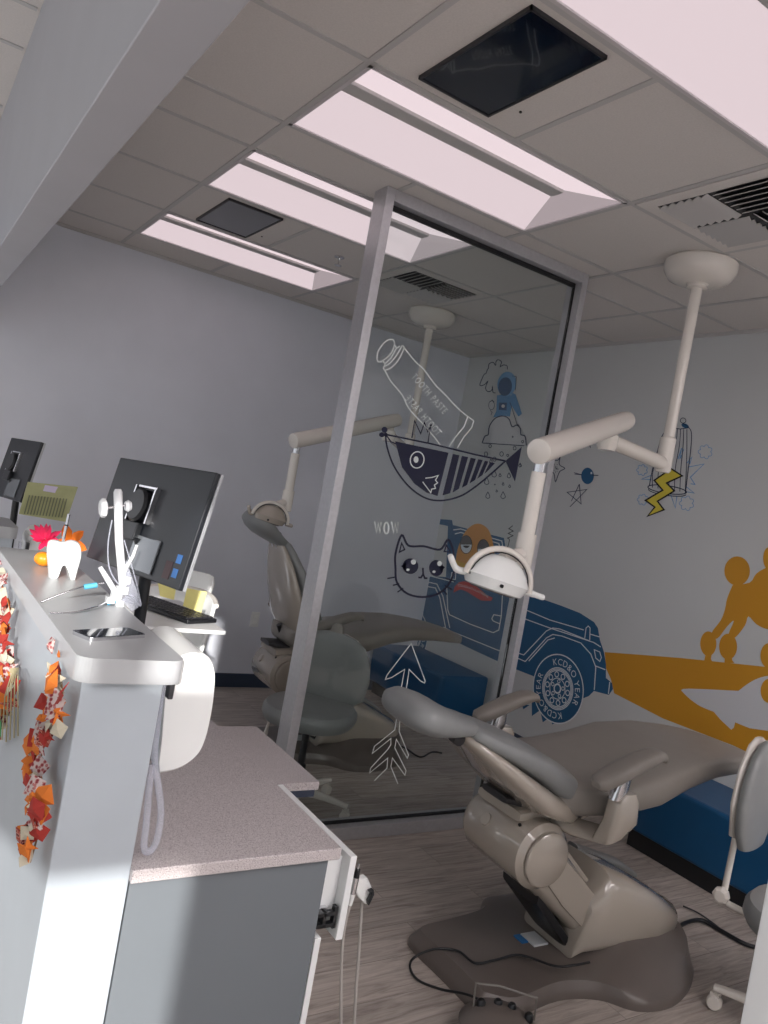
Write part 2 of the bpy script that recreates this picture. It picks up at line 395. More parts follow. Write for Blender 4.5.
A=Art('x',XR)
# --- the off-road vehicle drawing
pts=[(428,576),(446,577),(448,526),(438,524),(439,519),(452,520),(453,525),(504,538),(507,556),(512,572),(530,596),(545,600),(562,606),(580,613),(594,622),(598,628),(600,640),(604,652),(606,664),(606,678),(612,683),(613,689),(609,695),(594,691),(589,696),(584,698),(560,690),(533,676),(515,669),(495,660),(467,647),(440,634),(424,628),(422,612)]
body=A.view(0,0,1).fill(pts,0)
ln=MB(); A.view(0,0,1)
for l in ([(524,609),(550,620),(584,630)],[(590,634),(600,637)],[(520,617),(550,628),(594,642.5),(601,647)],
    [(515,652),(524,655),(546.6,631),(553,628),(560,629),(590,641)],[(515,657),(525.5,661.5),(546.6,638),(553,634.5),(562,636),(581,643),(591,654),(596,667),(594.5,690)],
    [(529,661),(548,640),(555,638)],[(596,666),(605.5,669.7)],[(610,682),(608.6,694)],
    [(447,588),(448,610),(449.7,614.7),(470,624),(493.4,632.7),(499,630),(501.5,616),(503,590)],[(501,616),(494,614.7),(492,618.6),(493.4,621),(500.5,624)],
    [(443.4,627),(451,631),(495,649),(514,656)],[(428,586.6),(435.6,588),(440,597.5),(446,629)],[(428,582),(437,584),(443,596),(450,628)],[(429,575.6),(454,582)],
    [(453.6,530),(460.6,529),(502,541),(504,552)],[(455,534),(461,532.5),(499,543.5),(501,552)]): A.line(l,1.0,2,mb=ln)
A.line([(585,638),(586.3,628),(588.5,626),(590.3,628),(590,640)],.9,2,mb=ln)
A.line([(594.5,649.7),(600,652),(601.6,657.5),(600,661.4),(596,658)],.9,2,closed=True,mb=ln)
A.line([(452,572.5),(456,573),(455.6,579.5),(451,579)],.8,2,closed=True,mb=ln)
# wheels in wall coordinates
def wall_pt(y,z,L): return Vector((XR-.0008*L-.0006,y,z))
def wdisc(mb,cy,cz,r,L,n=48):
    P3=[wall_pt(cy-r*math.cos(2*PI*i/n),cz+r*math.sin(2*PI*i/n),L) for i in range(n)]; mb.add(P3,[tuple(range(n))])
def wring(mb,cy,cz,r,w,L,n=48,a0=0,a1=360):
    full=a1-a0>=360; k=n if full else n+1; o=[];i_=[]
    for i in range(k):
        t=math.radians(a0+(a1-a0)*i/n); o.append(wall_pt(cy-(r+w/2)*math.cos(t),cz+(r+w/2)*math.sin(t),L)); i_.append(wall_pt(cy-(r-w/2)*math.cos(t),cz+(r-w/2)*math.sin(t),L))
    mb.add(o+i_,[(i,(i+1)%k,(i+1)%k+k,i+k) for i in range(n)])
def wheel(cy,cz,R):
    t=MB(); wdisc(t,cy,cz,R,3)
    l=MB(); wring(l,cy,cz,R*.985,.009,4)
    for q in (.60,.56,.52): wring(l,cy,cz,R*q,.007,4)
    for k in range(10):
        a=2*PI*k/10; wring(l,cy-R*.41*math.cos(a),cz+R*.41*math.sin(a),R*.075,.007,4,n=16)
    for k in range(5):
        a=2*PI*k/5+.3; wring(l,cy-R*.22*math.cos(a),cz+R*.22*math.sin(a),R*.05,.006,4,n=14)
    wring(l,cy,cz,R*.30,.006,4); wring(l,cy,cz,R*.13,.012,4,n=10)
    tx_=MB(); sz=R*.27
    def arc(s,start,rr=.68):
        def fn(u,v):
            a=math.radians(start)-u/(R*(rr+.1)); r=R*rr+v; return wall_pt(cy-r*math.cos(a),cz+r*math.sin(a),5)
        letters(tx_,fn,s,sz)
    arc('KCD&O YEAR',118); arc('KCD&O YEAR',-62+0)
    return t,l,tx_
RW=.238
t1,l1,x1=wheel(3.765,on_x(558,688.7,XR).z,RW)
A.view(500,620,6.4)
for tri in ([(215,480),(205,520),(205,615),(262,575),(290,500)],[(255,560),(275,655),(335,612),(320,520)],[(325,600),(335,668),(420,640),(420,580)],[(143,540),(150,572),(190,545)]): A.fill(tri,2,mb=t1)
t2,l2,x2=wheel(on_x(412,636,XR).y,on_x(412,636,XR).z,RW)
A.view(420,510,6.4)
spud=A.fill(curve([(230,375),(238,280),(262,200),(300,130),(352,92),(395,92),(440,125),(468,200),(480,290),(478,345),(460,385),(340,405),(230,375)]),6)
scarf=A.fill([(231,320),(300,345),(380,350),(479,330),(474,372),(450,400),(340,405),(230,377)],7)
eyw=A.fill(ell(300,222,35,55),8); A.fill(ell(410,250,36,58),8,mb=eyw)
lid=A.fill(ell(300,222,37,57,n=20,a0=180,a1=360),9); A.fill(ell(410,250,38,60,n=20,a0=180,a1=360),9,mb=lid)
pup=A.fill(ell(302,228,20,16,a0=0,a1=180,n=12),10); A.fill(ell(412,256,20,16,a0=0,a1=180,n=12),10,mb=pup)
A.line(ell(300,222,38,58),.6,10,closed=True,mb=pup); A.line(ell(410,250,38,61),.6,10,closed=True,mb=pup)
A.line([(595,100),(570,120),(598,135),(566,150),(596,165),(562,180),(575,190)],.8,2,mb=pup); A.line([(575,190),(560,250),(552,300)],.7,2,mb=pup)
ban=A.fill([(255,462),(290,457),(335,470),(385,505),(430,545),(470,562),(460,582),(395,580),(350,552),(300,520),(262,508),(218,528),(226,490)],8)
btx=MB(); A.view(420,510,6.4)
def bfn(u,v):
    t=min(max(u/215,0),1); return A.pt(246+u*.95, 488+t*t*50+(t*32)-v, 9)
letters(btx,bfn,'CONGRATULATIONS',23,thin=.82)
decal('vehicle_drawing','blue off-road vehicle drawing on the wall with orange potato driver and red banner','x',XR,
  [('body',body,DBLUE),('outline',ln,WLINE),('tyre',t1,DBLUE),('rim',l1,WLINE),('tyre_lettering',x1,WLINE),('tyre',t2,DBLUE),('rim',l2,WLINE),('tyre_lettering',x2,WLINE),
   ('driver',spud,ORG),('scarf',scarf,ORG2),('eye',eyw,WLINE),('eyelid',lid,LIDG),('pupil',pup,BLKI),('banner',ban,REDV),('banner_lettering',btx,WLINE)])
# --- yellow headlight beam with shark, and poodle
A.view(560,560,3.692)
beam=A.fill([(165,340),(300,350),(450,362),(768,395),(880,408),(880,800),(640,685),(380,585),(200,492),(188,440),(170,400)],-.5)
A.view(660,540,4.454)
shark=A.fill(curve([(95,670),(130,662),(350,672)],3)+curve([(350,672),(400,635),(450,612),(520,600),(600,600)],5)+[(600,900),(481,850),(400,838),(335,812),(330,835),(318,845),(270,800),(240,765)]+curve([(240,765),(180,740),(130,705),(95,670)],4),1)
fin=A.fill(ell(487,672,38,54),2)
decal('beam_drawing','broad mustard band with pale shark shape on the wall beside the blue vehicle','x',XR,[('beam',beam,YEL),('shark',shark,MURW),('spot',fin,YEL)])
pd=A.fill(ell(345,138,57,65),3)
A.fill(curve([(325,200),(400,190),(430,150),(481,120),(560,90),(620,200),(560,400),(481,398),(430,375),(395,340),(380,380),(335,435),(305,425),(330,360),(300,385),(255,440),(230,415),(270,360),(290,310),(300,260),(325,200)],3),2,mb=pd)
for e_ in ((217,462,36,55),(305,475,40,58),(487,515,38,56),(487,82,26,50)): A.fill(ell(*e_),4,mb=pd)
A.fill([(205,508),(232,508),(228,530),(235,545),(196,545)],2.5,mb=pd); A.fill([(290,522),(322,522),(322,535),(333,548),(288,548)],2.5,mb=pd)
decal('poodle_drawing','mustard yellow poodle silhouette painted on the wall at the right edge','x',XR,[('silhouette',pd,YEL)])
# --- bird cage, bursts and lightning bolt
A.view(630,420,7.68)
cg=MB(); fl=MB()
A.line(curve([(150,510),(175,380),(205,270),(250,120),(310,55)]),.8,3,mb=cg); A.line(curve([(405,25),(455,60),(475,110),(468,230),(445,420),(428,560)]),.8,3,mb=cg)
A.line([(300,55),(385,70),(455,60)],.8,3,mb=cg); A.line(ell(410,5,22,20,n=14),.7,3,mb=cg,closed=True); A.fill(ell(425,45,30,16,20),2,mb=fl)
for k in range(7):
    xt=295+k*24; xb=175+k*42; A.line(curve([(xt,65+k),(xt-30+k*5,200),(xb+8,370),(xb,520+k*6)],4),.7,3,mb=cg)
A.line(ell(288,535,150,30,8),.9,3,closed=True,mb=cg); A.line(ell(288,552,146,28,8,a0=0,a1=180),.8,3,mb=cg)
bst=[]
for pth in ([(450,362),(570,338),(465,440),(500,495),(468,490)],[(430,510),(495,562),(438,552)],[(315,575),(350,675),(362,585)],[(165,425),(90,455),(165,458)],[(440,330),(478,285),(460,340)],[(240,215),(225,270),(255,290)],[(370,300),(400,215),(385,300),(415,225)]): m_=MB(); A.line(pth,.9,2,mb=m_); bst.append(('burst',m_,SKY))
def puff(cx,cy,r,mb,w=.6,n=7):
    out=[]
    for i in range(n*8):
        t=2*PI*i/(n*8); rr=r*(.74+.28*abs(math.sin(n*t/2))); out.append((cx+rr*math.cos(t),cy+rr*math.sin(t)))
    A.line(out,w,2,closed=True,mb=mb)
pf_=[]
for p in ((95,385,42),(580,245,54),(100,612,42),(437,640,56)): m_=MB(); puff(*p,mb=m_); pf_.append(('puff_cloud',m_,SKY))
bolt=[(320,375),(405,430),(285,485),(345,545),(215,625),(265,690),(138,740),(195,670),(122,618),(255,540),(190,465)]
bf=A.fill(bolt,5); bo=A.line(bolt,1.5,6,closed=True)
decal('birdcage_drawing','dark line drawing of a bird cage with pale blue bursts on the wall','x',XR,[('cage_bars',cg,INK),('hook_cap',fl,DBLUE),]+bst+pf_)
decal('lightning_bolt_drawing','yellow lightning bolt with black outline on the wall over the bird cage drawing','x',XR,[('fill',bf,BOLT),('outline',bo,BLKI)])
# --- stars, planet
A.view(460,340,4.267)
sf=A.line(curve([(432,490),(424,520),(428,535),(448,548),(428,560),(420,575),(408,605),(402,570),(385,560),(400,540),(404,515),(420,512),(432,490)],4),.8,2)
for i in range(22):
    a=random.random()*6.28; r=random.random()*18; A.fill(ell(413+r*math.cos(a)*.8,548+r*math.sin(a)*1.3,1.6,1.6,n=6),2,mb=sf)
decal('starfish_drawing','small dotted starfish line drawing on the wall right beside the partition frame','x',XR,[('outline',sf,INK)])
pl=A.fill(ell(545,580,27,35),2); pll=A.line([(490,572),(520,575)],.9,3); A.line([(488,566),(520,575)],.6,3,mb=pll); A.line([(565,577),(592,578)],.9,3,mb=pll)
pw=A.fill(ell(562,568,4,5),4)
decal('planet_drawing','small solid blue planet drawing on the wall between two drawn stars','x',XR,[('disc',pl,DBLUE),('ring_line',pll,INK),('highlight',pw,WLINE)])
s1=A.line([(510,615),(518,700),(458,650),(542,638),(470,712)],.8,2); A.line([(510,615),(476,688)],.7,2,mb=s1)
decal('star_drawing','scribbled five-pointed star on the wall just below the blue planet drawing','x',XR,[('outline',s1,INK)],'scribbled stars')
s2=A.line([(485,462),(540,428),(558,460),(552,422)],.8,2); A.line([(485,462),(530,436),(510,420),(545,415),(552,422)],.7,2,mb=s2)
decal('star_drawing','scribbled star on the wall partly behind the thick lamp arm, above the planet','x',XR,[('outline',s2,INK)],'scribbled stars')
# --- astronaut in a rain cloud
A.view(460,350,7.68)
am=MB()
A.line(curve([(275,330),(255,325),(250,280),(245,310),(215,320),(198,290),(215,240),(195,262),(165,275),(155,262),(185,190),(200,182),(212,150),(220,142),(225,108),(255,95),(275,118),(278,90),(295,75),(320,92),(310,128),(335,115),(362,122),(365,150)],4),.8,2,mb=am)
sb=A.fill([(285,350),(390,330),(400,430),(385,512),(320,505),(255,520),(280,470)],2); A.fill([(400,328),(430,342),(478,490),(450,512),(384,402)],3,mb=sb)
hm=A.fill(ell(362,262,72,95,10),4); vs_=A.fill(ell(350,282,52,72,8),5); A.fill([(303,405),(365,405),(360,465),(300,460)],5,mb=vs_)
ht=A.fill(ell(335,432,13,13),6); A.fill(ell(245,425,22,34),3,mb=ht); A.fill(ell(465,545,24,30),3,mb=ht)
A.line(ell(245,425,22,34),.5,4,closed=True,mb=am); A.line([(232,400),(250,385),(265,400)],.6,4,mb=am); A.line([(235,465),(250,480),(240,500)],.6,4,mb=am); A.line([(385,402),(400,440),(440,570),(460,580)],.6,4,mb=am); A.line([(400,200),(435,205),(428,310)],.6,4,mb=am)
cl=curve([(175,715),(195,665),(222,650),(230,590),(270,530),(330,508),(380,530),(405,590),(440,578),(468,605),(472,650),(505,665),(514,735)],4)
cf=A.fill(cl,7); A.line(cl,1.1,8,mb=am); A.line([(175,715),(500,737)],.9,8,mb=am)
for x,y,r in ((237,740,12),(205,800,16),(325,800,17),(425,755,14),(270,840,16),(372,810,9),(465,890,10),(410,668,5),(487,705,10)): A.line(ell(x,y,r*.8,r),.7,9,closed=True,mb=am)
A.view(460,340,4.267)
for x,y,r in ((147,573,12),(210,580,9),(258,535,7),(172,578,6),(115,605,12),(185,615,5),(213,625,5),(120,665,11),(185,665,12),(158,645,4),(150,617,2),(133,520,8)): A.line(curve([(x,y-r*1.5),(x+r*.8,y+r*.3),(x,y+r),(x-r*.8,y+r*.3),(x,y-r*1.5)],4),.7,3,closed=True,mb=am)
decal('astronaut_drawing','blue astronaut standing in a rain cloud, drawn on the wall and seen through the glass','x',XR,
   [('outline',am,INK),('suit',sb,SUIT),('helmet',hm,SKY),('visor',vs_,VISOR),('glove',ht,MURW),('cloud',cf,MURW)])
# --- decals on the glass
G=Art('y',GY-.0055,350,310,3.657)
fb=MB(); arcp=curve([(130,455),(135,500),(160,570),(210,640),(270,685),(330,697),(400,682),(460,645),(520,595),(568,552)],5)
G.line(arcp,1.7,2,mb=fb); G.line([(130,455),(300,490),(450,527),(568,552)],1.7,2,mb=fb); G.line([(130,455),(150,482),(168,490)],1.3,2,mb=fb)
for e_ in ((126,438,11,11),(116,456,10,9),(130,455,7,7)): G.fill(ell(*e_),2,mb=fb)
G.fill([(568,552),(628,500),(603,628)],2,mb=fb)
G.fill([(165,480),(360,522),(320,680),(280,668),(235,635),(190,575)],1,mb=fb)
for qd in ([(376,526),(400,531),(366,670),(338,678)],[(409,533),(432,538),(398,654),(375,668)],[(441,540),(460,544),(428,640),(409,650)],[(469,546),(485,549),(457,622),(437,634)],[(493,551),(506,554),(484,604),(465,617)],[(512,556),(530,560),(502,590),(490,600)]): G.fill(qd,1,mb=fb)
G.line([(226,468),(236,405),(258,452),(272,412),(284,445),(297,418),(285,484)],1.3,2,mb=fb)
fw_=MB(); G.line(ell(245,548,25,30,10),1.2,3,closed=True,mb=fw_); G.fill(ell(241,547,9,12),3,mb=fw_)
G.line([(275,615),(300,612),(322,605),(312,622),(320,632),(308,640),(312,652),(298,655),(295,668),(265,628)],1.1,3,mb=fw_)
decal('boat_fish_decal','navy blue fish-shaped boat decal wearing a crown on the glass partition','y',GY,[('body',fb,NAVY),('eye_and_fin',fw_,WVIN)],'glass decals','glass decal')
tb=MB(); lw=1.15
G.line(curve([(98,180),(103,150),(130,115),(155,108),(162,125),(150,158),(120,185),(103,190)],4),lw,2,closed=True,mb=tb)
G.line([(163,128),(170,140),(182,132)],lw,2,mb=tb); G.line([(120,186),(128,198),(124,210)],lw,2,mb=tb); G.line([(168,142),(150,175),(128,196)],lw,2,mb=tb)
G.line(curve([(190,130),(197,140),(175,185),(150,210),(127,220),(122,208)],4),lw,2,mb=tb); G.line(curve([(190,130),(170,165),(145,195),(122,208)],4),lw,2,mb=tb)
G.line(curve([(197,138),(240,190),(270,218),(310,272),(350,312),(400,365),(452,405)],4),lw,2,mb=tb)
G.line(curve([(127,220),(150,262),(190,310),(215,360),(262,412),(300,455),(330,494)],4),lw,2,mb=tb)
G.line([(452,405),(445,430),(415,465),(392,505)],lw,2,mb=tb); G.line([(430,390),(418,425),(385,465),(362,500)],lw,2,mb=tb)
def tfn(x0,y0,dx,dy,ux,uy):
    return lambda u,v: G.pt(x0+u*dx+v*ux, y0+u*dy+v*uy, 2)
ca,sa=math.cos(math.radians(49)),math.sin(math.radians(49))
letters(tb,tfn(222,246,ca,sa,sa,-ca),'TOOTH PASTE',36,thin=.62)
letters(tb,tfn(318,462,-ca,-sa,sa,-ca),'TOOTH PASTE',36,thin=.62)
decal('toothpaste_decal','white outline decal of a toothpaste tube on the glass above the fish boat','y',GY,[('outline',tb,WVIN)],'glass decals','glass decal')
G.view(370,500,3.07); ct=MB()
G.line(curve([(78,210),(78,165),(97,108),(118,140),(165,142),(215,152),(240,122),(257,165),(257,220),(240,260),(208,288),(160,298),(112,286),(82,252),(78,210)],5)[:-1],2.1,2,closed=True,mb=ct)
for tr in ([(97,132),(106,152),(90,160)],[(234,138),(246,160),(228,158)]): G.line(tr,1.5,2,closed=True,mb=ct)
G.fill(ell(124,203,24,24),2,mb=ct); G.fill([(95,203),(110,190),(110,216)],2,mb=ct); G.fill(ell(203,209,22,25),2,mb=ct); G.fill([(230,206),(215,196),(216,222)],2,mb=ct)
G.line([(162,208),(163,228),(156,238),(148,238)],1.8,2,mb=ct); G.line([(163,228),(168,240),(176,240)],1.8,2,mb=ct)
for l in ([(53,241),(76,237)],[(70,262),(90,257)],[(84,283),(102,270)],[(232,240),(262,250)],[(230,262),(252,275)],[(222,275),(236,290)]): G.line(l,1.3,2,mb=ct)
ch_=[('highlight',G.fill(ell(*e_),3),WVIN) for e_ in ((133,190,8,8),(116,214,5,4),(213,195,7,8),(196,220,5,4))]
decal('cat_decal','navy blue line decal of a cat face with big eyes on the glass','y',GY,[('outline',ct,NAVY)]+ch_,'glass decals','glass decal')
G.view(370,500,3.07); ww=MB()
for ox in (14,66):
    G.line([(ox,66),(ox+6,100),(ox+11,72),(ox+17,102),(ox+20,68)],1.5,2,mb=ww)
G.line(ell(50,86,7,17),1.5,2,closed=True,mb=ww)
decal('wow_decal','white WOW lettering on the glass left of the cat decal','y',GY,[('lettering',ww,WVIN)],'glass decals','glass decal')
G.view(340,640,6.4); ar=MB()
G.line([(365,480),(392,305),(413,188),(330,240),(290,252),(300,225),(455,22),(545,262),(540,275),(515,262),(442,188),(425,305),(385,480)],.95,2,mb=ar)
G.line([(365,480),(350,575),(220,680),(207,725),(325,630),(325,668),(305,700),(195,820),(190,850),(305,755),(300,820),(220,900)],.9,2,mb=ar)
G.line([(385,480),(378,585),(438,735),(430,755),(360,635),(350,690),(422,835),(415,865),(335,755),(325,810),(370,920)],.9,2,mb=ar)
decal('arrow_decal','tall white outline decal of a feathered arrow pointing up, low on the glass','y',GY,[('outline',ar,WVIN)],'glass decals','glass decal')

# ---------------------------------------------------------------- dental chairs
def dental_chair(name,loc,rz,alpha,label,head_tilt=-12,lift=0,bl=1.0):
    t=empty(name,loc,rz); tag(t,label,'dental chair')
    V=Vector; Y_=V((0,1,0))
    # floor plate: outline low in front, rounded behind
    out=[(-.47,-.20),(-.36,-.255),(-.12,-.23),(.04,-.27),(.14,-.36),(.30,-.38),(.50,-.31),(.62,-.20),(.66,0),(.62,.20),(.50,.31),(.30,.37),(.10,.37),(.0,.36),(-.10,.28),(-.30,.24),(-.45,.22),(-.49,.17),(-.48,0)]
    sm=[(p.x,p.y) for p in smooth_path([(x,y,0) for x,y in out+[out[0]]],5)[:-1]]
    rings=[]
    for s_,z in ((1,0),(1,.022),(.985,.034)): rings.append([V((x*s_,y*s_,z)) for x,y in sm])
    def hz(x,y): 
        k=max(0,min(1,(x-.02)/.25)); e=max(0,1-(abs(y)/.36)**3); return .036+.03*e+.085*k*k*(3-2*k)*e
    for s_ in (.93,.84,.7,.5,.25): rings.append([V((x*s_+.02*(1-s_),y*s_,hz(x*s_,y*s_))) for x,y in sm])
    MB().rings(rings).build('base_plate',BASEP,t,smooth=True)
    MB().box(-.07,.0,-.03,.05,.060,.0725).build('rating_label',mat('paper_label',srgb(214,218,220),.5),t)
    MB().box(-.105,-.075,.0,.05,.060,.0715).build('rating_label',mat('blue_label',srgb(40,110,170),.5),t)
    # rear housing wedge
    hs=[]
    for x,w,h in ((.02,.135,.10),(.06,.16,.30),(.14,.175,.385),(.26,.185,.35),(.42,.19,.28),(.55,.17,.22),(.61,.13,.15),(.63,.08,.11)):
        hs.append(((x,0,.07+(h-.07)/2),Y_,V((0,0,1)),w,(h-.05)/2,3.6))
    hz_=MB().loft(hs,n=28).build('rear_housing',SHELL,t,smooth=True)
    MB().loft([((.17,.09,.375),Y_,V((0,0,1)),.03,.018),((.45,.10,.285),Y_,V((0,0,1)),.035,.018),((.57,.09,.225),Y_,V((0,0,1)),.02,.012)],n=14).build('rear_panel',VINYLB,t,smooth=True)
    # lift arm
    a0=V((-.27,0,.51+lift)); a1=V((.16,0,.15)); d=(a1-a0).normalized(); n=V((-d.z,0,d.x)) if d.x>0 else V((d.z,0,-d.x))
    MB().loft([(a0,Y_,n,.125,.105,4),(a0.lerp(a1,.5),Y_,n,.13,.095,4),(a1,Y_,n,.125,.075,4)],n=28).build('lift_arm',SHELL,t,smooth=True)
    o=n*(.1 if n.z>0 else -.1)
    MB().loft([(a0.lerp(a1,.25)+o,Y_,n,.085,.012,5),(a0.lerp(a1,.93)+o*.9,Y_,n,.085,.012,5)],n=20).build('arm_cover',SHELL,t,smooth=True)
    for sy in (-1,1):
        MB().loft([(a0.lerp(a1,.26)+V((.02,sy*.128,.0)),n,Y_,.055,.006,4),(a0.lerp(a1,.5)+V((.015,sy*.131,0)),n,Y_,.062,.006,4),(a0.lerp(a1,.8)+V((.02,sy*.129,0)),n,Y_,.058,.007,4),(a0.lerp(a1,.92)+V((.02,sy*.126,0)),n,Y_,.04,.006,4)],n=18).build('side_cover',SHELL,t,smooth=True)
    MB().loft([(V((-.17,0,.30)),Y_,V((0,0,1)),.1,.03,4),(V((.08,0,.06)),Y_,V((0,0,1)),.1,.03,4)],n=16).build('bellows',BLACK,t,smooth=True)
    # pivot drum across the chair
    z=.505+lift; R_=.118
    MB().lathe([(.05,-.19),(R_-.02,-.19),(R_,-.172),(R_,.12),(R_-.012,.145),(R_-.035,.155),(.04,.155)],(-.27,0,z),40,(0,1,0)).build('pivot_drum',SHELL,t,smooth=True)
    c=MB().lathe([(.0,-.012),(.085,-.012),(.095,-.004),(.095,.004),(0,.004)],(-.27,-.2,z),36,(0,1,0)).build('end_cap',SHELL,t,smooth=True)
    MB().lathe([(0,.008),(.022,.008),(.024,0),(0,0)],(-.27-R_*.87-.001,.02,z+R_*.5-.01),20,(-.87,0,.5)).build('round_button',SHELL,t,smooth=True)
    MB().lathe([(0,.004),(.006,.004),(.006,-.004),(0,-.004)],(-.27-R_*.64,-.12,z+R_*.77),10,(-.6,0,.8)).build('socket',BLACK,t)
    # saddle between drum and seat
    MB().loft([((-.35,0,z+.115),Y_,V((0,0,1)),.12,.018,5),((-.24,0,z+.125),Y_,V((0,0,1)),.13,.03,5),((-.10,0,z+.12),Y_,V((0,0,1)),.14,.022,5)],n=20).build('saddle',SHELL,t,smooth=True)
    MB().loft([((-.38,0,z+.155),Y_,V((0,0,1)),.07,.012,4),((-.18,0,z+.13),Y_,V((0,0,1)),.12,.03,4),((.10,0,z+.13),Y_,V((0,0,1)),.13,.035,4),((.24,0,z+.17),Y_,V((0,0,1)),.10,.02,4)],n=20).build('under_tray',DARKP,t,smooth=True)
    # seat with leg rest
    S=[]
    for x,zt,zb,hw in ((-.30,.77,.69,.10),(-.27,.79,.665,.19),(-.18,.79,.65,.25),(0,.79,.655,.275),(.18,.815,.68,.278),(.34,.855,.735,.268),(.52,.868,.765,.245),(.70,.858,.77,.22),(.84,.842,.762,.20),(.93,.825,.758,.18),(.955,.81,.772,.14)):
        S.append(((x,0,(zt+zb)/2+lift),Y_,V((0,0,1)),hw,(zt-zb)/2,4.2))
    MB().loft(S,n=36).build('seat_cushion',VINYL,t,smooth=True)
    # backrest
    al=math.radians(alpha); b=V((-math.cos(al),0,math.sin(al))); nn=V((math.sin(al),0,math.cos(al))); p0=V((-.14,0,.655+lift))
    def q(s,o): return p0+b*(s*bl)+nn*o
    B=[]
    for s,o,w,th in ((-.05,.035,.12,.02),(-.03,.035,.18,.045),(.05,.042,.215,.06),(.18,.055,.225,.058),(.34,.062,.215,.048),(.48,.055,.19,.04),(.60,.045,.155,.034),(.66,.04,.125,.028),(.68,.04,.10,.015)):
        B.append((q(s,o),Y_,nn,w,th,3.2))
    MB().loft(B,n=32).build('backrest_cushion',VINYLB,t,smooth=True)
    Sh=[]
    for s,o,w,th in ((-.10,.0,.10,.012),(-.07,-.005,.16,.028),(.05,-.02,.215,.05),(.22,-.03,.232,.055),(.40,-.015,.215,.042),(.54,0,.18,.03),(.64,.01,.13,.022),(.70,.015,.07,.014)):
        Sh.append((q(s,o),Y_,nn,w,th,3.0))
    MB().loft(Sh,n=32).build('backrest_shell',SHELL,t,smooth=True)
    MB().tube([q(.18,-.10),q(-.02,-.09),V((-.10,0,.665+lift))],.02).build('recline_link',DARKP,t,smooth=True)
    for sy in (-.1,.1):
        MB().tube(smooth_path([q(.12,-.05)+Y_*sy,q(0,-.085)+Y_*sy,V((-.02,sy*1.4,.645+lift)),V((.05,sy*2.0,.66+lift))],6),.02,10).build('seat_bracket',SHELL,t,smooth=True)
    # headrest on its bracket
    hb=MB(); hb.tube([q(.60,-.0)+Y_*-.03,q(.80,-.005)+Y_*-.03],.009); hb.tube([q(.60,-.0)+Y_*.03,q(.80,-.005)+Y_*.03],.009)
    hb.loft([(q(.74,-.004)+Y_*-.085,b,nn,.03,.02,4),(q(.74,-.004)+Y_*.085,b,nn,.03,.02,4)],n=16)
    ht=math.radians(head_tilt); hbv=(b*math.cos(ht)+nn*math.sin(ht)); hn=(nn*math.cos(ht)-b*math.sin(ht)); h0=q(.64,.05)
    br=hb.build('headrest_bracket',CHROME,t,smooth=True)
    MB().lathe([(0,-.012),(.022,-.012),(.022,.012),(0,.012)],q(.74,-.004)+Y_*-.095,20,(0,1,0)).build('knob',BLACK,br,smooth=True)
    Hh=[]
    for s,o,w,th in ((0,0,.07,.012),(.015,.004,.10,.026),(.06,.0,.115,.032),(.12,.0,.135,.042),(.19,.004,.155,.055),(.24,.008,.15,.055),(.28,.01,.12,.042),(.295,.01,.07,.022)):
        Hh.append((h0+hbv*s+hn*o,Y_,hn,w,th,2.7))
    MB().loft(Hh,n=28).build('headrest',VINYLB,t,smooth=True)
    # armrests
    for sy in (-1,1):
        y=.33*sy
        ar=[]
        for x,z_,w,th in ((-.25,.822,.02,.012),(-.235,.828,.036,.024),(-.17,.855,.042,.027),(-.09,.888,.043,.027),(-.01,.915,.040,.024),(.03,.922,.034,.02),(.055,.915,.026,.018),(.062,.90,.016,.010)):
            ar.append(((x,y,z_+lift),Y_,V((-.38,0,1)).normalized(),w,th,3))
        arm=MB().loft(ar,n=22).build('armrest',VINYL,t,smooth=True)
        MB().loft([((-.12,y,.85+lift),V((1,0,0)),Y_,.028,.018,3),((-.135,y*.99,.77+lift),V((1,0,0)),Y_,.034,.02,3)],n=16).build('chrome_stem',CHROME,arm,smooth=True)
        MB().loft([((-.09,y,.79+lift),V((1,0,0)),Y_,.03,.022,3),((-.10,y,.765+lift),V((1,0,0)),Y_,.055,.033,3.4),((-.10,y,.69+lift),V((1,0,0)),Y_,.065,.036,3.4),((-.115,y*.93,.63+lift),V((1,0,.3)).normalized(),Y_,.055,.04,3),((-.15,y*.6,.61+lift),V((1,0,0)),V((0,.5,1)).normalized(),.045,.03,3),((-.18,y*.3,.615+lift),V((1,0,0)),V((0,.2,1)).normalized(),.045,.03,3)],n=22).build('arm_support',SHELL,arm,smooth=True)
        MB().lathe([(0,-.004),(.013,-.004),(.013,.004),(0,.004)],(-.10,y-.035*sy,.73+lift),14,(0,1,0)).build('screw',CHROME,arm)
    return t
dental_chair('dental_chair',(2.35,2.0,0),math.radians(-2),25,'grey reclined dental chair in front of the glass partition, complete from headrest to base plate',head_tilt=-15,bl=.78)
dental_chair('dental_chair',(2.40,4.16,0),math.radians(-2),64,'grey dental chair with upright backrest behind the glass partition, in front of the back wall',head_tilt=-34,bl=.98)

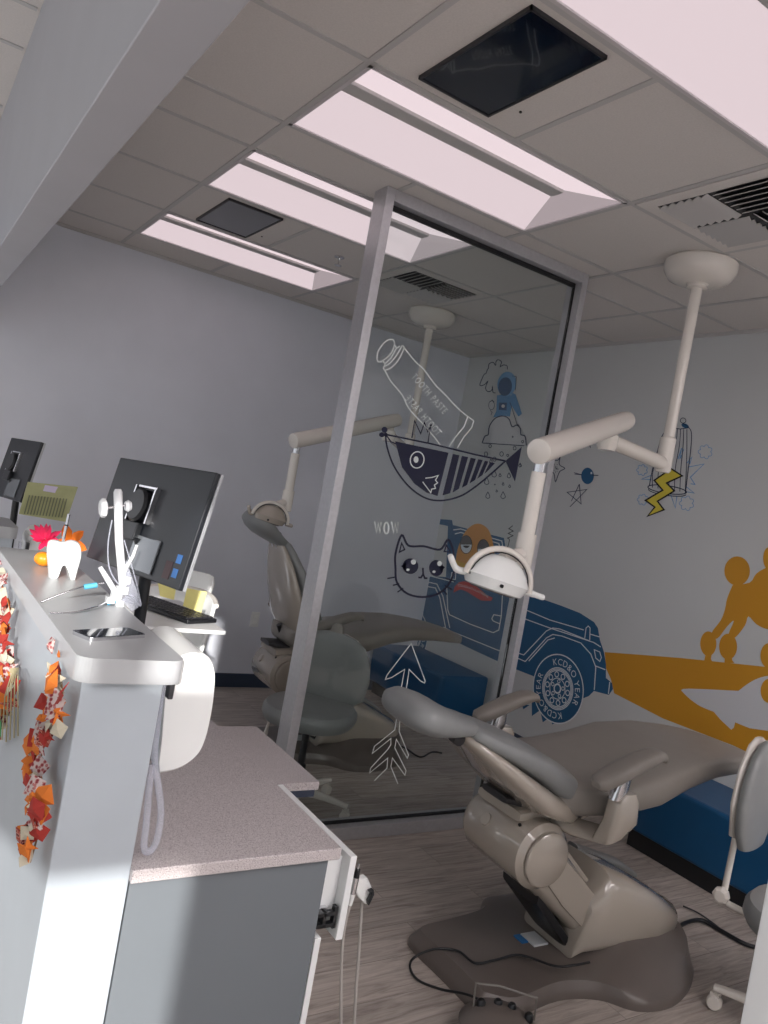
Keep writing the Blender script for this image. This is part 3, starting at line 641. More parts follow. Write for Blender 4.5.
# ---------------------------------------------------------------- dental lights on ceiling poles
def dental_lamp(x,y,zpole,K,Aup,Bp,hz,hd,label,short=False):
    V=Vector; t=empty('dental_lamp',(x,y,H)); tag(t,label,'dental lamp'); fr=Matrix.Translation((-x,-y,-H))
    MB().lathe([(.0,-.001),(.155,-.001),(.165,-.012),(.162,-.05),(.14,-.085),(.10,-.102),(.05,-.107),(.045,-.115),(.047,-.125),(.03,-.128),(0,-.128)],(0,0,0),40).build('ceiling_dome',SHELLW,t,smooth=True)
    MB().lathe([(.026,-.12),(.026,zpole-H+.13),(.037,zpole-H+.12),(.037,zpole-H-.03),(.03,zpole-H-.04),(0,zpole-H-.042)],(0,0,0),24).build('pole',SHELLW,t,smooth=True)
    p=V((x,y,zpole))
    MB().tube([p,K],.033,18).build('lower_arm',SHELLW,t,frame=fr,smooth=True)
    MB().lathe([(0,-.045),(.036,-.045),(.043,-.03),(.043,.02),(.03,.035),(.024,.05),(0,.05)],K,24).build('elbow',SHELLW,t,frame=fr,smooth=True)
    MB().tube([K+V((0,0,.03)),V((K.x,K.y,Aup.z-.02))],.02).build('elbow_pin',DARKP,t,frame=fr,smooth=True)
    d=(Bp-Aup).normalized()
    MB().tube([Aup-d*.065,Aup-d*.055,Aup,Bp,Bp+d*.035,Bp+d*.04],[.02,.04,.044,.046,.045,.036],24).build('upper_arm',SHELLW,t,frame=fr,smooth=True)
    B2=Bp+V((0,0,-.03))
    MB().tube([B2,B2+V((0,0,-.055))],.021).build('swivel',CHROME,t,frame=fr,smooth=True)
    top=B2.z-.05; h=hz+.13
    MB().tube([(B2.x,B2.y,top),(B2.x,B2.y,h)],.026,18).build('drop_tube',SHELLW,t,frame=fr,smooth=True)
    MB().tube([(B2.x,B2.y,h+.02),(B2.x,B2.y,h-.10),(B2.x,B2.y,h-.105)],[.034,.034,.02],20).build('collar',SHELLW,t,frame=fr,smooth=True)
    c=V((hd[0],hd[1],hz)); e=V((B2.x,B2.y,h-.05))
    u=V((1,-.25,-.16)).normalized(); w=V((.25,1,0)).normalized(); n=u.cross(w).normalized()
    if n.z<0: n=-n
    MB().tube([e,c.lerp(e,.45)+n*.03,c+n*.045],[.024,.022,.026],16).build('neck',SHELLW,t,frame=fr,smooth=True)
    hs=.84 if short else 1
    hdm=[]
    for s,ru,rw in ((-.06,.085,.065),(-.055,.10,.078),(-.02,.118,.09),(-.012,.114,.086),(.015,.098,.074),(.04,.076,.058),(.056,.05,.038),(.062,.02,.015)): hdm.append((c+n*s*hs,u,w,ru*hs,rw*hs,2.3))
    hd_=MB().loft(hdm,n=36).build('lamp_head',PWHITE if not short else SHELL,t,frame=fr,smooth=True)
    MB().loft([(c-n*.060*hs,u,w,.082*hs,.062*hs,2.3),(c-n*.064*hs,u,w,.075*hs,.056*hs,2.3)],n=30).build('lens',mat('lamp_lens',srgb(120,118,116),.1,coat=.5),hd_,frame=fr,smooth=True)
    MB().loft([(c-n*.035+u*-.02-w*.094*hs,u,n,.006,.006),(c-n*.035+u*-.02-w*.088*hs,u,n,.006,.006)],n=10).build('sensor',BLACK,hd_,frame=fr)
    arc=[c+u*(.125*hs*math.cos(a))+n*(-.03+.115*hs*math.sin(a))+w*(-.02) for a in [PI*k/16 for k in range(17)]]
    hoop=MB().tube(arc,.0105,10).build('yoke',SHELLW,t,frame=fr,smooth=True)
    arc2=[c+u*(.112*hs*math.cos(a))+n*(-.03+.103*hs*math.sin(a))+w*(-.026) for a in [PI*k/16 for k in range(17)]]
    MB().tube(arc2,.0022,6).build('cable',BLACK,t,frame=fr)
    for sg in (-1,1):
        s0=c+u*(.118*hs*sg)-n*.028
        MB().tube(smooth_path([s0,s0+u*(.02 if short else .035)*sg+n*.0,s0+u*(.04 if short else .075)*sg+n*(.035 if sg<0 else .0)-w*.01],5),[.012]*6+[.0105]*4+[.009],12).build('handle',PWHITE if not short else SHELL,t,frame=fr,smooth=True)
    return t
V=Vector
Bn=on_y(543,450,2.02); Kn=on_z(608,440,2.045); An=on_z(622,422,2.135)
dental_lamp(3.037,2.40,2.02,Kn,An,Bn,1.445,(on_y(496,583,1.98).x,1.98),'ceiling-mounted dental lamp with thick jointed arm above the near dental chair')
Bf=on_y(298,440,4.12); Af=on_y(392,421,4.3); Kf=Af+V((0,.01,-.09))
hf=on_y(271,514,4.08)
dental_lamp(3.05,4.58,1.98,Kf,Af,Bf,hf.z,(hf.x,4.08),'ceiling-mounted dental lamp behind the glass with its head over the upright far chair',short=True)

# ---------------------------------------------------------------- benches
def bench(y0,y1,label):
    x0,x1=3.62,4.085; t=empty('bench',((x0+x1)/2,(y0+y1)/2,0)); tag(t,label,'bench','blue upholstered benches'); fr=Matrix.Translation((-(x0+x1)/2,-(y0+y1)/2,0))
    MB().box(x0,x1,y0,y1,.10,.41).build('cushion_body',BENCHM,t,frame=fr,bevel=.02)
    MB().box(x0+.04,x1,y0+.04,y1-.04,0,.10).build('plinth',BLACK,t,frame=fr)
bench(1.0,2.71,'blue upholstered bench under the mustard band, behind the near dental chair')
bench(4.45,5.42,'blue upholstered bench seen through the glass beneath the far chair leg rest')

# ---------------------------------------------------------------- operator stools
def stool(loc,rz,label,seat_top,back_z,r=.24,tab=True,bw=.185,hub_rot=0,bx=-.23,seat_rx=None):
    t=empty('operator_stool',loc,rz); tag(t,label,'stool','operator stools')
    rx=seat_rx or r; Yv=V((0,1,0)); Xv=V((1,0,0)); zt=seat_top; R_=[]
    for s,z in ((.80,zt-.095),(.93,zt-.085),(1,zt-.055),(.99,zt-.025),(.93,zt-.006),(.75,zt+.002),(.4,zt)): R_.append(((0,0,z),Xv,Yv,rx*s,r*s,2.3))
    MB().loft(R_,n=36).build('seat',VINYLB,t,smooth=True)
    MB().box(-.13,.11,-.09,.09,zt-.125,zt-.09).build('seat_plate',SHELLW,t,bevel=.01)
    MB().lathe([(.028,.07),(.028,.22),(.018,.23),(.018,zt-.12)],n=20).build('gas_lift',DARKP,t,smooth=True)
    for k in range(5):
        a=hub_rot+2*PI*k/5; c,s=math.cos(a),math.sin(a); dx=V((c,s,0)); dy=V((-s,c,0))
        l=MB().loft([(dx*.02+V((0,0,.095)),dy,V((0,0,1)),.026,.022,4),(dx*.16+V((0,0,.09)),dy,V((0,0,1)),.02,.015,4),(dx*.285+V((0,0,.078)),dy,V((0,0,1)),.016,.011,4)],n=14).build('base_leg',SHELLW,t,smooth=True)
        e=dx*.275
        cs=MB(); cs.lathe([(0,-.02),(.022,-.02),(.027,-.014),(.027,.014),(.022,.02),(0,.02)],e+V((0,0,.027)),20,dy)
        cs.tube([e+V((0,0,.03)),e+V((0,0,.07))],.009); cs.box(e.x-.016,e.x+.016,e.y-.014,e.y+.014,.045,.062)
        cs.build('castor',SHELLW,t,smooth=True)
    # backrest
    zc=back_z; 
    cu=MB(); N=8
    rings=[]
    for k,(h,w,th) in enumerate(((-.20,.06,.01),(-.185,.12,.028),(-.12,bw*.92,.036),(-.02,bw,.036),(.08,bw*.95,.034),(.15,bw*.78,.03),(.19,bw*.5,.024),(.205,bw*.25,.01))):
        rings.append((V((bx+.012*abs(h)*4,0,zc+h)),Yv,Xv,w,th,2.4))
    cu.loft(rings,n=30); b=cu.build('backrest_cushion',VINYLB,t,smooth=True)
    sh=MB(); rings=[]
    for h,w,th in ((-.17,.06,.012),(-.15,.12,.02),(-.02,bw*.95,.022),(.10,bw*.85,.02),(.18,bw*.5,.016),(.2,bw*.2,.01)): rings.append((V((bx-.032,0,zc+h)),Yv,Xv,w,th,2.4))
    sh.loft(rings,n=28); sh.build('backrest_shell',SHELLW,t,smooth=True)
    if tab: MB().loft([((bx,0,zc+.15),Yv,Xv,.045,.02,3),((bx,0,zc+.235),Yv,Xv,.035,.018,3),((bx,0,zc+.25),Yv,Xv,.02,.01,3)],n=18).build('grip_tab',VINYL,t,smooth=True)
    MB().tube([(bx-.045,0,zc-.05),(bx-.05,0,zt-.06),(bx-.03,0,zt-.10),(-.1,0,zt-.11)],.012,12).build('back_post',SHELLW,t,smooth=True)
    kn=MB(); kn.lathe([(0,-.018),(.02,-.018),(.03,-.01),(.03,.01),(.02,.018),(0,.018)],(bx-.05,-.03,zt-.07),8,(0,1,0)); kn.build('height_knob',SHELLW,t)
    MB().tube([(.02,-.08,zt-.12),(.05,-.19,zt-.13),(.05,-.2,zt-.2)],[.008,.008,.012],10).build('lever',SHELLW,t,smooth=True)
    return t
stool((1.965,3.40,0),math.radians(-140),'grey operator stool behind the partition post, in front of the far dental chair',.535,.675,.235,bw=.225,hub_rot=.35,seat_rx=.25,bx=-.20)
stool((2.91,1.30,0),math.radians(-75),'grey operator stool cut off by the right edge beside the near chair base',.47,.80,.24,tab=False,bw=.185,hub_rot=math.radians(189),bx=-.27,seat_rx=.24)

# ---------------------------------------------------------------- near wheel-pedal foot control and cords
t=empty('foot_control',(1.86,1.80,0)); tag(t,'grey foot control with wire handle on the front edge of the chair base','foot pedal')
fr=Matrix.Translation((-1.86,-1.80,0))
b0=on_z(497,1016,.10)
fc=MB(); fc.lathe([(0,0),(.125,0),(.13,.012),(.115,.03),(.07,.055),(.03,.06),(0,.06)],(b0.x,b0.y-.02,.064),36); fc.build('pedal_body',BASEP,t,frame=fr,smooth=True)
for (px_,py_) in ((481,1003),(498,1003),(512,1007),(529,1017)):
    q=on_z(px_,py_,.122); MB().lathe([(0,-.012),(.014,-.012),(.014,.006),(.009,.012),(0,.012)],q,18).build('rubber_button',BLACK,t,frame=fr,smooth=True)
hp=[on_z(473,1008,.10),on_z(476,983,.19),on_z(500,986,.20),on_z(537,998,.19),on_z(534,1020,.10)]
MB().tube(hp,.0035,10).build('wire_handle',mat('grey_wire',srgb(120,116,112),.4),t,frame=fr,smooth=True)
cp=[on_z(x,y,z) for x,y,z in ((590,962,.13),(575,965,.11),(555,966,.098),(520,955,.084),(495,960,.082),(475,963,.08),(458,951,.078),(435,949,.072),(415,957,.05),(410,967,.012),(418,980,.01),(440,989,.05),(465,994,.085),(485,1002,.115))]
MB().tube(smooth_path(cp,8),.0045,10).build('power_cord',BLACK,t,frame=fr,smooth=True)
cp=[on_z(x,y,z) for x,y,z in ((672,940,.03),(680,926,.012),(700,920,.012),(720,930,.012),(748,945,.012),(775,950,.012))]
tag(MB().tube(smooth_path(cp,8),.009,10).build('floor_hose',BLACK,None,smooth=True),'thick dark hose on the floor right of the near chair base','hose')
cp=[on_z(x,y,z) for x,y,z in ((683,906,.010),(700,914,.010),(722,930,.010),(735,940,.010))]
tag(MB().tube(smooth_path(cp,6),.004,8).build('floor_cable',DARKP,None,smooth=True),'thin dark cable on the floor crossing above the thick hose at the right','cable')
cp=[on_z(x,y,.008) for x,y in ((392,744),(405,748),(420,757),(432,752),(442,753))]
tag(MB().tube(smooth_path(cp,6),.006,8).build('floor_cable',BLACK,None,smooth=True),'short black cable on the floor behind the glass beside the far chair base','cable')

# ---------------------------------------------------------------- reception counter
box('wall_counter', PONY, .395,.565,1.62,3.1,0,1.152, kind='structure', bevel=.003)
def rounded(x0,x1,y0,y1,r,n=8):
    out=[]
    for cx,cy,a in ((x1-r,y0+r,-90),(x1-r,y1-r,0),(x0+r,y1-r,90),(x0+r,y0+r,180)):
        for i in range(n+1):
            t=math.radians(a+90*i/n); out.append((cx+r*math.cos(t),cy+r*math.sin(t)))
    return out
CAPM=mat('counter_laminate',srgb(172,174,176),.36,noise=.02,nscale=6)
def ledge(x0,x1,y0,y1,z0,z1,label,m,r=.035):
    mb=MB(); mb.prism([(x,y,0) for x,y in rounded(x0,x1,y0,y1,r)],(0,0,z0),(0,0,z1))
    return tag(mb.build('counter_ledge',m,None,bevel=.003),label,'counter')
ledge(.376,.602,1.600,3.1,1.152,1.204,'raised white reception ledge with rounded corners holding the phone and tooth pen holder',CAPM)
box('wall_counter_far', PONY, .395,.52,3.78,4.12,0,1.152, kind='structure', bevel=.003).name='wall_counter_back'
ledge(.376,.535,3.76,4.15,1.152,1.204,'second white reception ledge farther back at the left edge',CAPM)
# speckled worktop and cabinet
tag(box('worktop',QUARTZ,.565,1.09,1.605,3.1,.712,.742,bevel=.003),'speckled grey quartz worktop on the slate-sided reception cabinet','worktop')
cb=empty('base_cabinet',(.82,2.3,0)); tag(cb,'slate grey base cabinet under the speckled worktop with white drawer slightly open','cabinet'); fr=Matrix.Translation((-.82,-2.3,0))
def CB(mb,n,m,p=None,**k): return mb.build(n,m,p or cb,frame=fr,**k)
CB(MB().box(.568,1.065,1.62,1.64,0,.709),'side_panel',GREYPANEL)
CB(MB().box(.569,1.0,1.64,3.08,.02,.705),'carcass',WHITE)
CB(MB().box(1.07,1.088,1.622,2.08,.03,.50),'door',WHITE,bevel=.002)
CB(MB().box(1.07,1.088,2.09,2.60,.03,.50),'door',WHITE,bevel=.002)
CB(MB().box(1.07,1.088,2.09,2.60,.505,.708),'drawer',WHITE,bevel=.002)
dr=CB(MB().box(1.133,1.153,1.622,2.08,.485,.706),'drawer',WHITE,bevel=.002)
CB(MB().box(.8,1.133,1.66,1.672,.54,.69).box(.8,1.133,2.03,2.042,.54,.69).box(.8,1.133,1.66,2.042,.54,.55),'drawer_box',WHITE,dr)
sl=MB(); sl.box(.85,1.105,1.645,1.658,.525,.565); CB(sl,'drawer_slide',CHROME,dr,bevel=.001)
cl_=MB(); cl_.box(1.072,1.125,1.628,1.645,.52,.53).box(1.072,1.12,1.628,1.645,.55,.56).box(1.088,1.096,1.628,1.645,.52,.56).box(1.118,1.128,1.628,1.645,.515,.572)
CB(cl_,'slide_clip',BLACK,dr,bevel=.001)
CB(MB().lathe([(0,-.012),(.014,-.012),(.014,.012),(0,.012)],(1.098,1.75,.30),16,(1,0,0)),'door_knob',DARKP)
# lower return desk
rd=empty('side_desk',(1.17,2.38,0)); tag(rd,'small speckled desk extension beside the worktop, set slightly lower','desk'); fr2=Matrix.Translation((-1.17,-2.38,0))
MB().box(1.094,1.295,2.10,2.62,.672,.698).build('desk_top',QUARTZ,rd,frame=fr2,bevel=.002)
MB().box(1.094,1.285,2.105,2.61,.648,.672).build('sub_frame',mat('navy_edge',srgb(46,54,72),.5),rd,frame=fr2)
MB().box(1.22,1.25,2.16,2.19,0,.648).build('leg',BASEB,rd,frame=fr2); MB().box(1.22,1.25,2.54,2.57,0,.648).build('leg',BASEB,rd,frame=fr2)
# hanging handpieces on the drawer
t=empty('curing_light',(1.19,1.70,.58)); tag(t,'silver and black pen-shaped handpiece hanging at the white drawer front with cord','handpiece')
def hang(a,b): return (on_y(*a,1.72)-V((1.19,1.70,.58)),on_y(*b,1.72)-V((1.19,1.70,.58)))
a,b=hang((359,864),(350,905)); d=b-a
MB().tube([a,a+d*.12],.0035,12).build('tip',CHROME,t,smooth=True)
MB().tube([a+d*.12,a+d*.32],[.007,.009],16).build('collar',BLACK,t,smooth=True)
MB().tube([a+d*.32,a+d*.72],.009,16).build('body',CHROME,t,smooth=True)
MB().tube([a+d*.72,a+d*.78,b],[.0095,.008,.006],16).build('tail',PWHITE,t,smooth=True)
cp=[b]+[on_y(x,y,1.72)-V((1.19,1.70,.58)) for x,y in ((346,920),(342,950),(341,1000),(341,1060),(340,1130))]
MB().tube(smooth_path(cp,6),.0045,10).build('cord',CABLE,t,smooth=True)
t=empty('intraoral_scanner',(1.24,1.74,.55)); tag(t,'white angular handpiece with black tip hanging right of the silver one','handpiece')
o_=V((1.24,1.74,.55)); pp=[on_y(x,y,1.76)-o_ for x,y in ((356,878),(366,876),(371,888),(369,898),(364,903),(357,896),(354,890))]
MB().prism(pp,(0,-.012,0),(0,.014,0)).build('body',PWHITE,t,bevel=.004)
pp=[on_y(x,y,1.745)-o_ for x,y in ((366.5,889),(371,887),(371.5,892),(366,903),(365.5,899),(369,893))]
MB().prism(pp,(0,-.016,0),(0,-.002,0)).build('tip',BLACK,t,bevel=.001)
cp=[on_y(x,y,1.76)-o_ for x,y in ((362,901),(361,915),(359,950),(356,990),(354,1030),(352,1110))]
MB().tube(smooth_path(cp,6),.005,10).build('cord',CABLE,t,smooth=True)
CB(MB().box(1.153,1.20,1.70,1.76,.60,.625),'tool_holder',WHITE,dr,bevel=.004)

# ---------------------------------------------------------------- computers
SCR=[V((.4594,1.9016,1.6087)),V((.5552,1.5043,1.6173)),V((.5156,1.489,1.3804)),V((.4198,1.8863,1.3718))]
MX=V((.23227,-.97248,.01805)); MY=V((.95788,.22548,-.17784)); MZ=V((.16888,.0586,.98389))
MONB=mat('monitor_back',srgb(22,26,33),.4,noise=.08,nscale=9); MONE=mat('monitor_edge',srgb(180,182,186),.3,.5)
def monitor(c,label,detail=True,w=.557,h=.336):
    c=V(c); t=empty('computer_monitor',c); tag(t,label,'monitor')
    fr=Matrix(((MX.x,MY.x,MZ.x,0),(MX.y,MY.y,MZ.y,0),(MX.z,MY.z,MZ.z,0),(0,0,0,1)))
    MB().box(-w/2,w/2,0,.016,-h/2,h/2).build('back_case',MONB,t,frame=fr,bevel=.004)
    MB().box(-w/2,w/2,.016,.026,-h/2,h/2).build('bezel',MONE,t,frame=fr,bevel=.001)
    MB().box(-w/2+.006,w/2-.006,.026,.0275,-h/2+.012,h/2-.006).build('screen',SCREEN,t,frame=fr)
    MB().lathe([(0,-.03),(.045,-.03),(.052,-.022),(.052,.0),(0,.0)],(-.035,0,.03),32,(0,1,0)).build('mount_disc',BLACK,t,frame=fr,smooth=True)
    pf=MB()
    for a in ((-.07,.035,-.018,.0,.085,.092),(-.09,-.083,-.018,0,-.02,.09),(-.015+.04,.032,-.018,0,-.02,.09)): pf.box(*a)
    pf.build('mount_plate',CHROME,t,frame=fr,bevel=.001)
    MB().box(-.08,.0,-.022,0,-.075,-.02).build('cable_box',BLACK,t,frame=fr,bevel=.004)
    MB().box(-.02,.125,-.006,0,-.155,-.055).build('port_cover',mat('port_cover_grey',srgb(120,124,128),.2,.4),t,frame=fr,bevel=.002)
    if detail:
        MB().box(.225,.25,-.001,0,-.10,-.075).build('energy_sticker',mat('sticker_blue',srgb(60,120,190),.5),t,frame=fr)
        MB().box(.225,.25,-.001,0,-.14,-.115).build('energy_sticker',mat('sticker_blue',srgb(60,120,190),.5),t,frame=fr)
        MB().box(.18,.215,-.001,0,-.15,-.10).build('rating_sticker',mat('sticker_dark',srgb(70,40,44),.5),t,frame=fr)
    # column and foot on the user's side
    b=MY*.05
    MB().tube([MY*.0+MZ*-.06-MY*-.0+V((.0,0,0)),V((.03,.01,-.15)),V((.05,.02,.755-c.z))],[.02,.018,.018],14).build('stand_column',BLACK,t,smooth=True)
    MB().box(-.06,.16,-.10,.12,.744-c.z,.758-c.z).build('stand_foot',BLACK,t,bevel=.004)
    return t
monitor((.664,2.307,1.4446),'black computer monitor seen from behind above the near ledge, largest in view')
tr=on_y(41.5,442,4.45); c2=tr-MX*.21-MZ*.168
m2=monitor(c2,w=.42,label='black computer monitor cut off by the left edge, over the far reception desk',detail=False)
tag(box('worktop',QUARTZ,.565,.86,3.78,4.7,.712,.742,bevel=.003),'far speckled worktop hidden behind the second reception ledge','worktop')
tag(box('base_cabinet',WHITE,.568,.84,3.80,4.68,0,.712,bevel=.003),'far white base cabinet under the far worktop','cabinet')
# white task chairs behind the counter
def shell_chair(loc,rz,label,extra=True,s=.9):
    t=empty('office_chair',loc,rz); tag(t,label,'chair','white moulded chairs behind the counter'); Yv=V((0,1,0)); Xv=V((1,0,0))
    MB().loft([((0,0,.44),Xv,Yv,.10,.10,3),((0,0,.445),Xv,Yv,.22,.22,3),((0,0,.475),Xv,Yv,.245,.245,3),((0,0,.50),Xv,Yv,.22,.22,3)],n=28).build('seat',PWHITE,t,smooth=True)
    rings=[]
    th=.014; N=18
    def prof(z):  # curved bucket back
        k=(z-.46)/.66
        return -.23-.13*k, .20+.05*math.sin(min(k,1)*PI*.6)
    ringsA=[]
    for z in (.46,.56,.68,.80,.92,1.02,1.10):
        x0,w=prof(z); pts=[]
        for i in range(N+1):
            a=-1+2*i/N; pts.append(V((x0+.17*abs(a)**2.2,w*a,z-.03*abs(a)**3)))
        ringsA.append(pts)
    mb=MB(); n=N+1; mb.add([p for r in ringsA for p in r],[(k*n+i,k*n+i+1,(k+1)*n+i+1,(k+1)*n+i) for k in range(len(ringsA)-1) for i in range(N)])
    o=mb.build('backrest',PWHITE,t,smooth=True); o.modifiers.clear(); md=o.modifiers.new('s','SOLIDIFY'); md.thickness=.018
    MB().tube(ringsA[-1],.014,10).build('rim',SHELLW,t,smooth=True)
    if extra: MB().loft([((-.37,0,1.06),Yv,Xv,.10,.02,3),((-.385,0,1.15),Yv,Xv,.105,.022,3),((-.39,0,1.19),Yv,Xv,.09,.018,3),((-.39,0,1.20),Yv,Xv,.06,.01,3)],n=24).build('head_panel',PWHITE,t,smooth=True)
    MB().lathe([(.025,.06),(.025,.44)],n=18).build('gas_lift',CHROME,t,smooth=True)
    for k in range(5):
        a=2*PI*k/5; d=V((math.cos(a),math.sin(a),0))
        MB().tube([d*.02+V((0,0,.09)),d*.29+V((0,0,.07))],[.02,.013],10).build('base_leg',CHROME,t,smooth=True)
        MB().lathe([(0,-.015),(.025,-.015),(.025,.015),(0,.015)],d*.28+V((0,0,.0265)),16,V((-d.y,d.x,0))).build('castor',BLACK,t,smooth=True)
    t.scale=(s,s,s)
    return t
shell_chair((1.16,3.62,0),math.radians(-140),'white moulded chair with yellow notes beside it, behind the near monitor')
# white shell on clear leg standing on the worktop
t=empty('display_stand',(.69,1.82,.742)); tag(t,'white curved plastic shell on a clear acrylic leg, standing on the speckled worktop','display stand')
o_=V((.69,1.82,.742)); Ys=1.80
outl=[(178,657),(190,653),(203,654),(211,660),(214.5,672),(214,690),(211,712),(206,735),(199,752),(188,763),(174,770),(158,773),(157,765),(160,740),(163,700),(167,675)]
op=curve(outl[:12],4)+outl[12:]
def ext(px_,Y0,Y1):
    a=[on_y(x,y,Ys) for x,y in px_]; c=sum(a,V())/len(a)
    return [V((p.x,Y0,p.z))-o_ for p in a],[V((c.x+(p.x-c.x)*.9,Y1,c.z+(p.z-c.z)*.96+.01))-o_ for p in a]
A0,A1=ext(op,Ys,Ys+.26); n=len(A0); mid=[p.lerp(q,.15)+V((0,0,0)) for p,q in zip(A0,A1)]
c0=sum(A0,V())/n
rg=[[c0+(p-c0)*.96+V((0,-.006,0)) for p in A0],A0,mid,A1]
mb=MB(); vs=[p for r in rg for p in r]; fs=[]
for k in range(3):
    for i in range(n): j=(i+1)%n; fs.append((k*n+i,k*n+j,(k+1)*n+j,(k+1)*n+i))
for k,off in ((0,0),(3,3*n)):
    fs+= [tuple(q+off for q in tri) for tri in tessellate_polygon([rg[k]])]
mb.add(vs,fs); mb.build('shell',PWHITE,t,smooth=True)
rd_=MB()
for k in range(5):
    y=Ys+.02+k*.036; p=on_y(176,659,Ys); 
    rd_.loft([((p.x-.004-o_.x,y-o_.y,p.z-.045-o_.z),V((1,0,0)),V((0,1,0)),.012,.014,2),((p.x-.006-o_.x,y-o_.y,p.z-.02-o_.z),V((1,0,0)),V((0,1,0)),.018,.017,2),((p.x-.004-o_.x,y-o_.y,p.z-o_.z),V((1,0,0)),V((0,1,0)),.012,.012,2)],n=14)
rd_.build('ridged_edge',PWHITE,t,smooth=True)
lp=[on_y(x,y,1.66)-o_ for x,y in ((163,683),(160,705),(156,735),(155,760),(158,785),(161,810),(158,835),(153,848),(147,852),(144,846),(146,825),(149,790),(151,765))]
MB().tube(smooth_path(lp,6),.008,12).build('acrylic_leg',ACRYL,t,smooth=True)
MB().box(-.075,-.062,-.10,-.06,.34,.385).build('hinge',DARKP,t,bevel=.003)
t2=copy_tree(t); t2.location=t2.location+V((-.02,2.16,0)); tag(t2,'white curved plastic shell at the far left behind the second ledge','display stand')
# keyboard on a white riser, yellow notes
kz=1.03; kc=[on_z(*p,kz) for p in ((140,594),(209,617),(200,633),(128,606))]
kc0=sum(kc,V())/4
t=empty('keyboard',kc0); tag(t,'black computer keyboard behind the near ledge, below the monitor','keyboard')
ex=(kc[1]-kc[0]+kc[2]-kc[3]); ex.z=0; Lk=.40; ex.normalize(); ey=V((-ex.y,ex.x,0))
fk=Matrix(((ex.x,ey.x,0,0),(ex.y,ey.y,0,0),(0,0,1,0),(0,0,0,1)))
MB().box(-Lk/2,Lk/2,-.075,.075,0,.016).build('case',BLACK,t,frame=fk,bevel=.004)
for r in range(5):
    kk=MB()
    for i in range(16): kk.box(-Lk/2+.012+i*.0238,-Lk/2+.031+i*.0238,-.066+r*.027,-.045+r*.027,.016,.023)
    kk.build('key_row',DARKP,t,frame=fk,bevel=.001)
tag(box('desk_riser',WHITE,kc0.x-.16,kc0.x+.14,kc0.y-.28,kc0.y+.28,1.012,1.028,bevel=.004),'white raised desk platform under the keyboard','platform')
for sx,sy in ((-.1,-.2),(-.1,.2)): box('riser_leg',WHITE,kc0.x+sx-.02,kc0.x+sx+.02,kc0.y+sy-.02,kc0.y+sy+.02,.742,1.012,parent=bpy.data.objects['desk_riser'])
NOTE=mat('yellow_note',srgb(240,232,150),.7)
for i,(qs,l) in enumerate((([(158,583),(176,588),(174,600),(160,596)],'yellow sticky note directly under the monitor corner'),([(187,588),(207,592),(201,613),(183,606)],'yellow sticky note on the white chair right of the monitor'))):
    ps=[on_y(x,y,2.98) for x,y in qs]; c=sum(ps,V())/4
    o=MB().prism([p-c for p in ps],(0,0,0),(0,.0015,0)).build('sticky_note',NOTE,None); o.location=c; tag(o,l,'note')
# folder standing on the far desk
c=on_y(48,502,4.35); t=empty('document_folder',c); tag(t,'translucent green folder of printed sheets standing on the far desk at the left','folder')
ps=[on_y(x,y,4.35)-c for x,y in ((28,482),(78,487),(66,522),(19,514))]
MB().prism(ps,(0,0,0),(0,.012,0)).build('cover',mat('green_folder',srgb(176,178,128),.4,noise=.08,nscale=20),t)
ps=[on_y(x,y,4.346)-c for x,y in ((45,485),(58,487),(55,493),(43,491))]
MB().prism(ps,(0,0,0),(0,.002,0)).build('label',mat('lilac_label',srgb(214,204,226),.6),t)
ln=MB()
for k in range(13):
    ps=[on_y(26+k*3.1+d,y,4.344)-c for d,y in ((3,495+k*.3),(4.2,495.2+k*.3),(-1.0,514+k*.3),(-2.2,513.8+k*.3))]
    ln.prism(ps,(0,0,0),(0,.001,0))
ln.build('printed_lines',mat('pencil_print',srgb(120,124,96),.7),t)
MB().box(-.08,.10,.0,.05,.742-c.z,.36+.742-c.z).build('stand',SHELLW,t,bevel=.003)

# ---------------------------------------------------------------- things on the near ledge
Z=1.204
p1=on_z(77,640,Z); p2=on_z(143,636,Z)
t=empty('smartphone',(p1+p2)/2+V((0,.02,0))); tag(t,'dark smartphone lying face up near the rounded end of the ledge','phone')
d=(p2-p1); L_=.155; an=math.atan2(d.y,d.x); t.rotation_euler=(0,0,an)
mb=MB(); mb.prism([(x,y,0) for x,y in rounded(-L_/2,L_/2,-.036,.036,.011)],(0,0,0),(0,0,.008)); mb.build('body',CHROME,t,bevel=.002)
mb=MB(); mb.prism([(x,y,0) for x,y in rounded(-L_/2+.003,L_/2-.003,-.033,.033,.009)],(0,0,.008),(0,0,.0088)); mb.build('screen',SCREEN,t)
# tooth-shaped holder
q=on_z(64,578,Z); t=empty('pen_holder',q); tag(t,'white tooth-shaped pen holder with one pen, standing on the ledge beside the pumpkin','pen holder')
Q=lambda x,y: on_y(x,y,q.y)-q
def blob(px_,dy,name,m,par,e=.012):
    P0=[Q(x,y) for x,y in px_]; c=sum(P0,V())/len(P0); n=len(P0); rg=[]
    for s_,yy in ((.80,-dy),(.94,-dy*.8),(1,-dy*.3),(1,dy*.3),(.94,dy*.8),(.80,dy)): rg.append([c+(p-c)*s_+V((0,yy,0)) for p in P0])
    vs=[p for r in rg for p in r]; fs=[]
    for k in range(5):
        for i in range(n): j=(i+1)%n; fs.append((k*n+i,k*n+j,(k+1)*n+j,(k+1)*n+i))
    for k in (0,5): fs+=[tuple(a+k*n for a in tri) for tri in tessellate_polygon([rg[k]])]
    return MB().add(vs,fs).build(name,m,par,smooth=True)
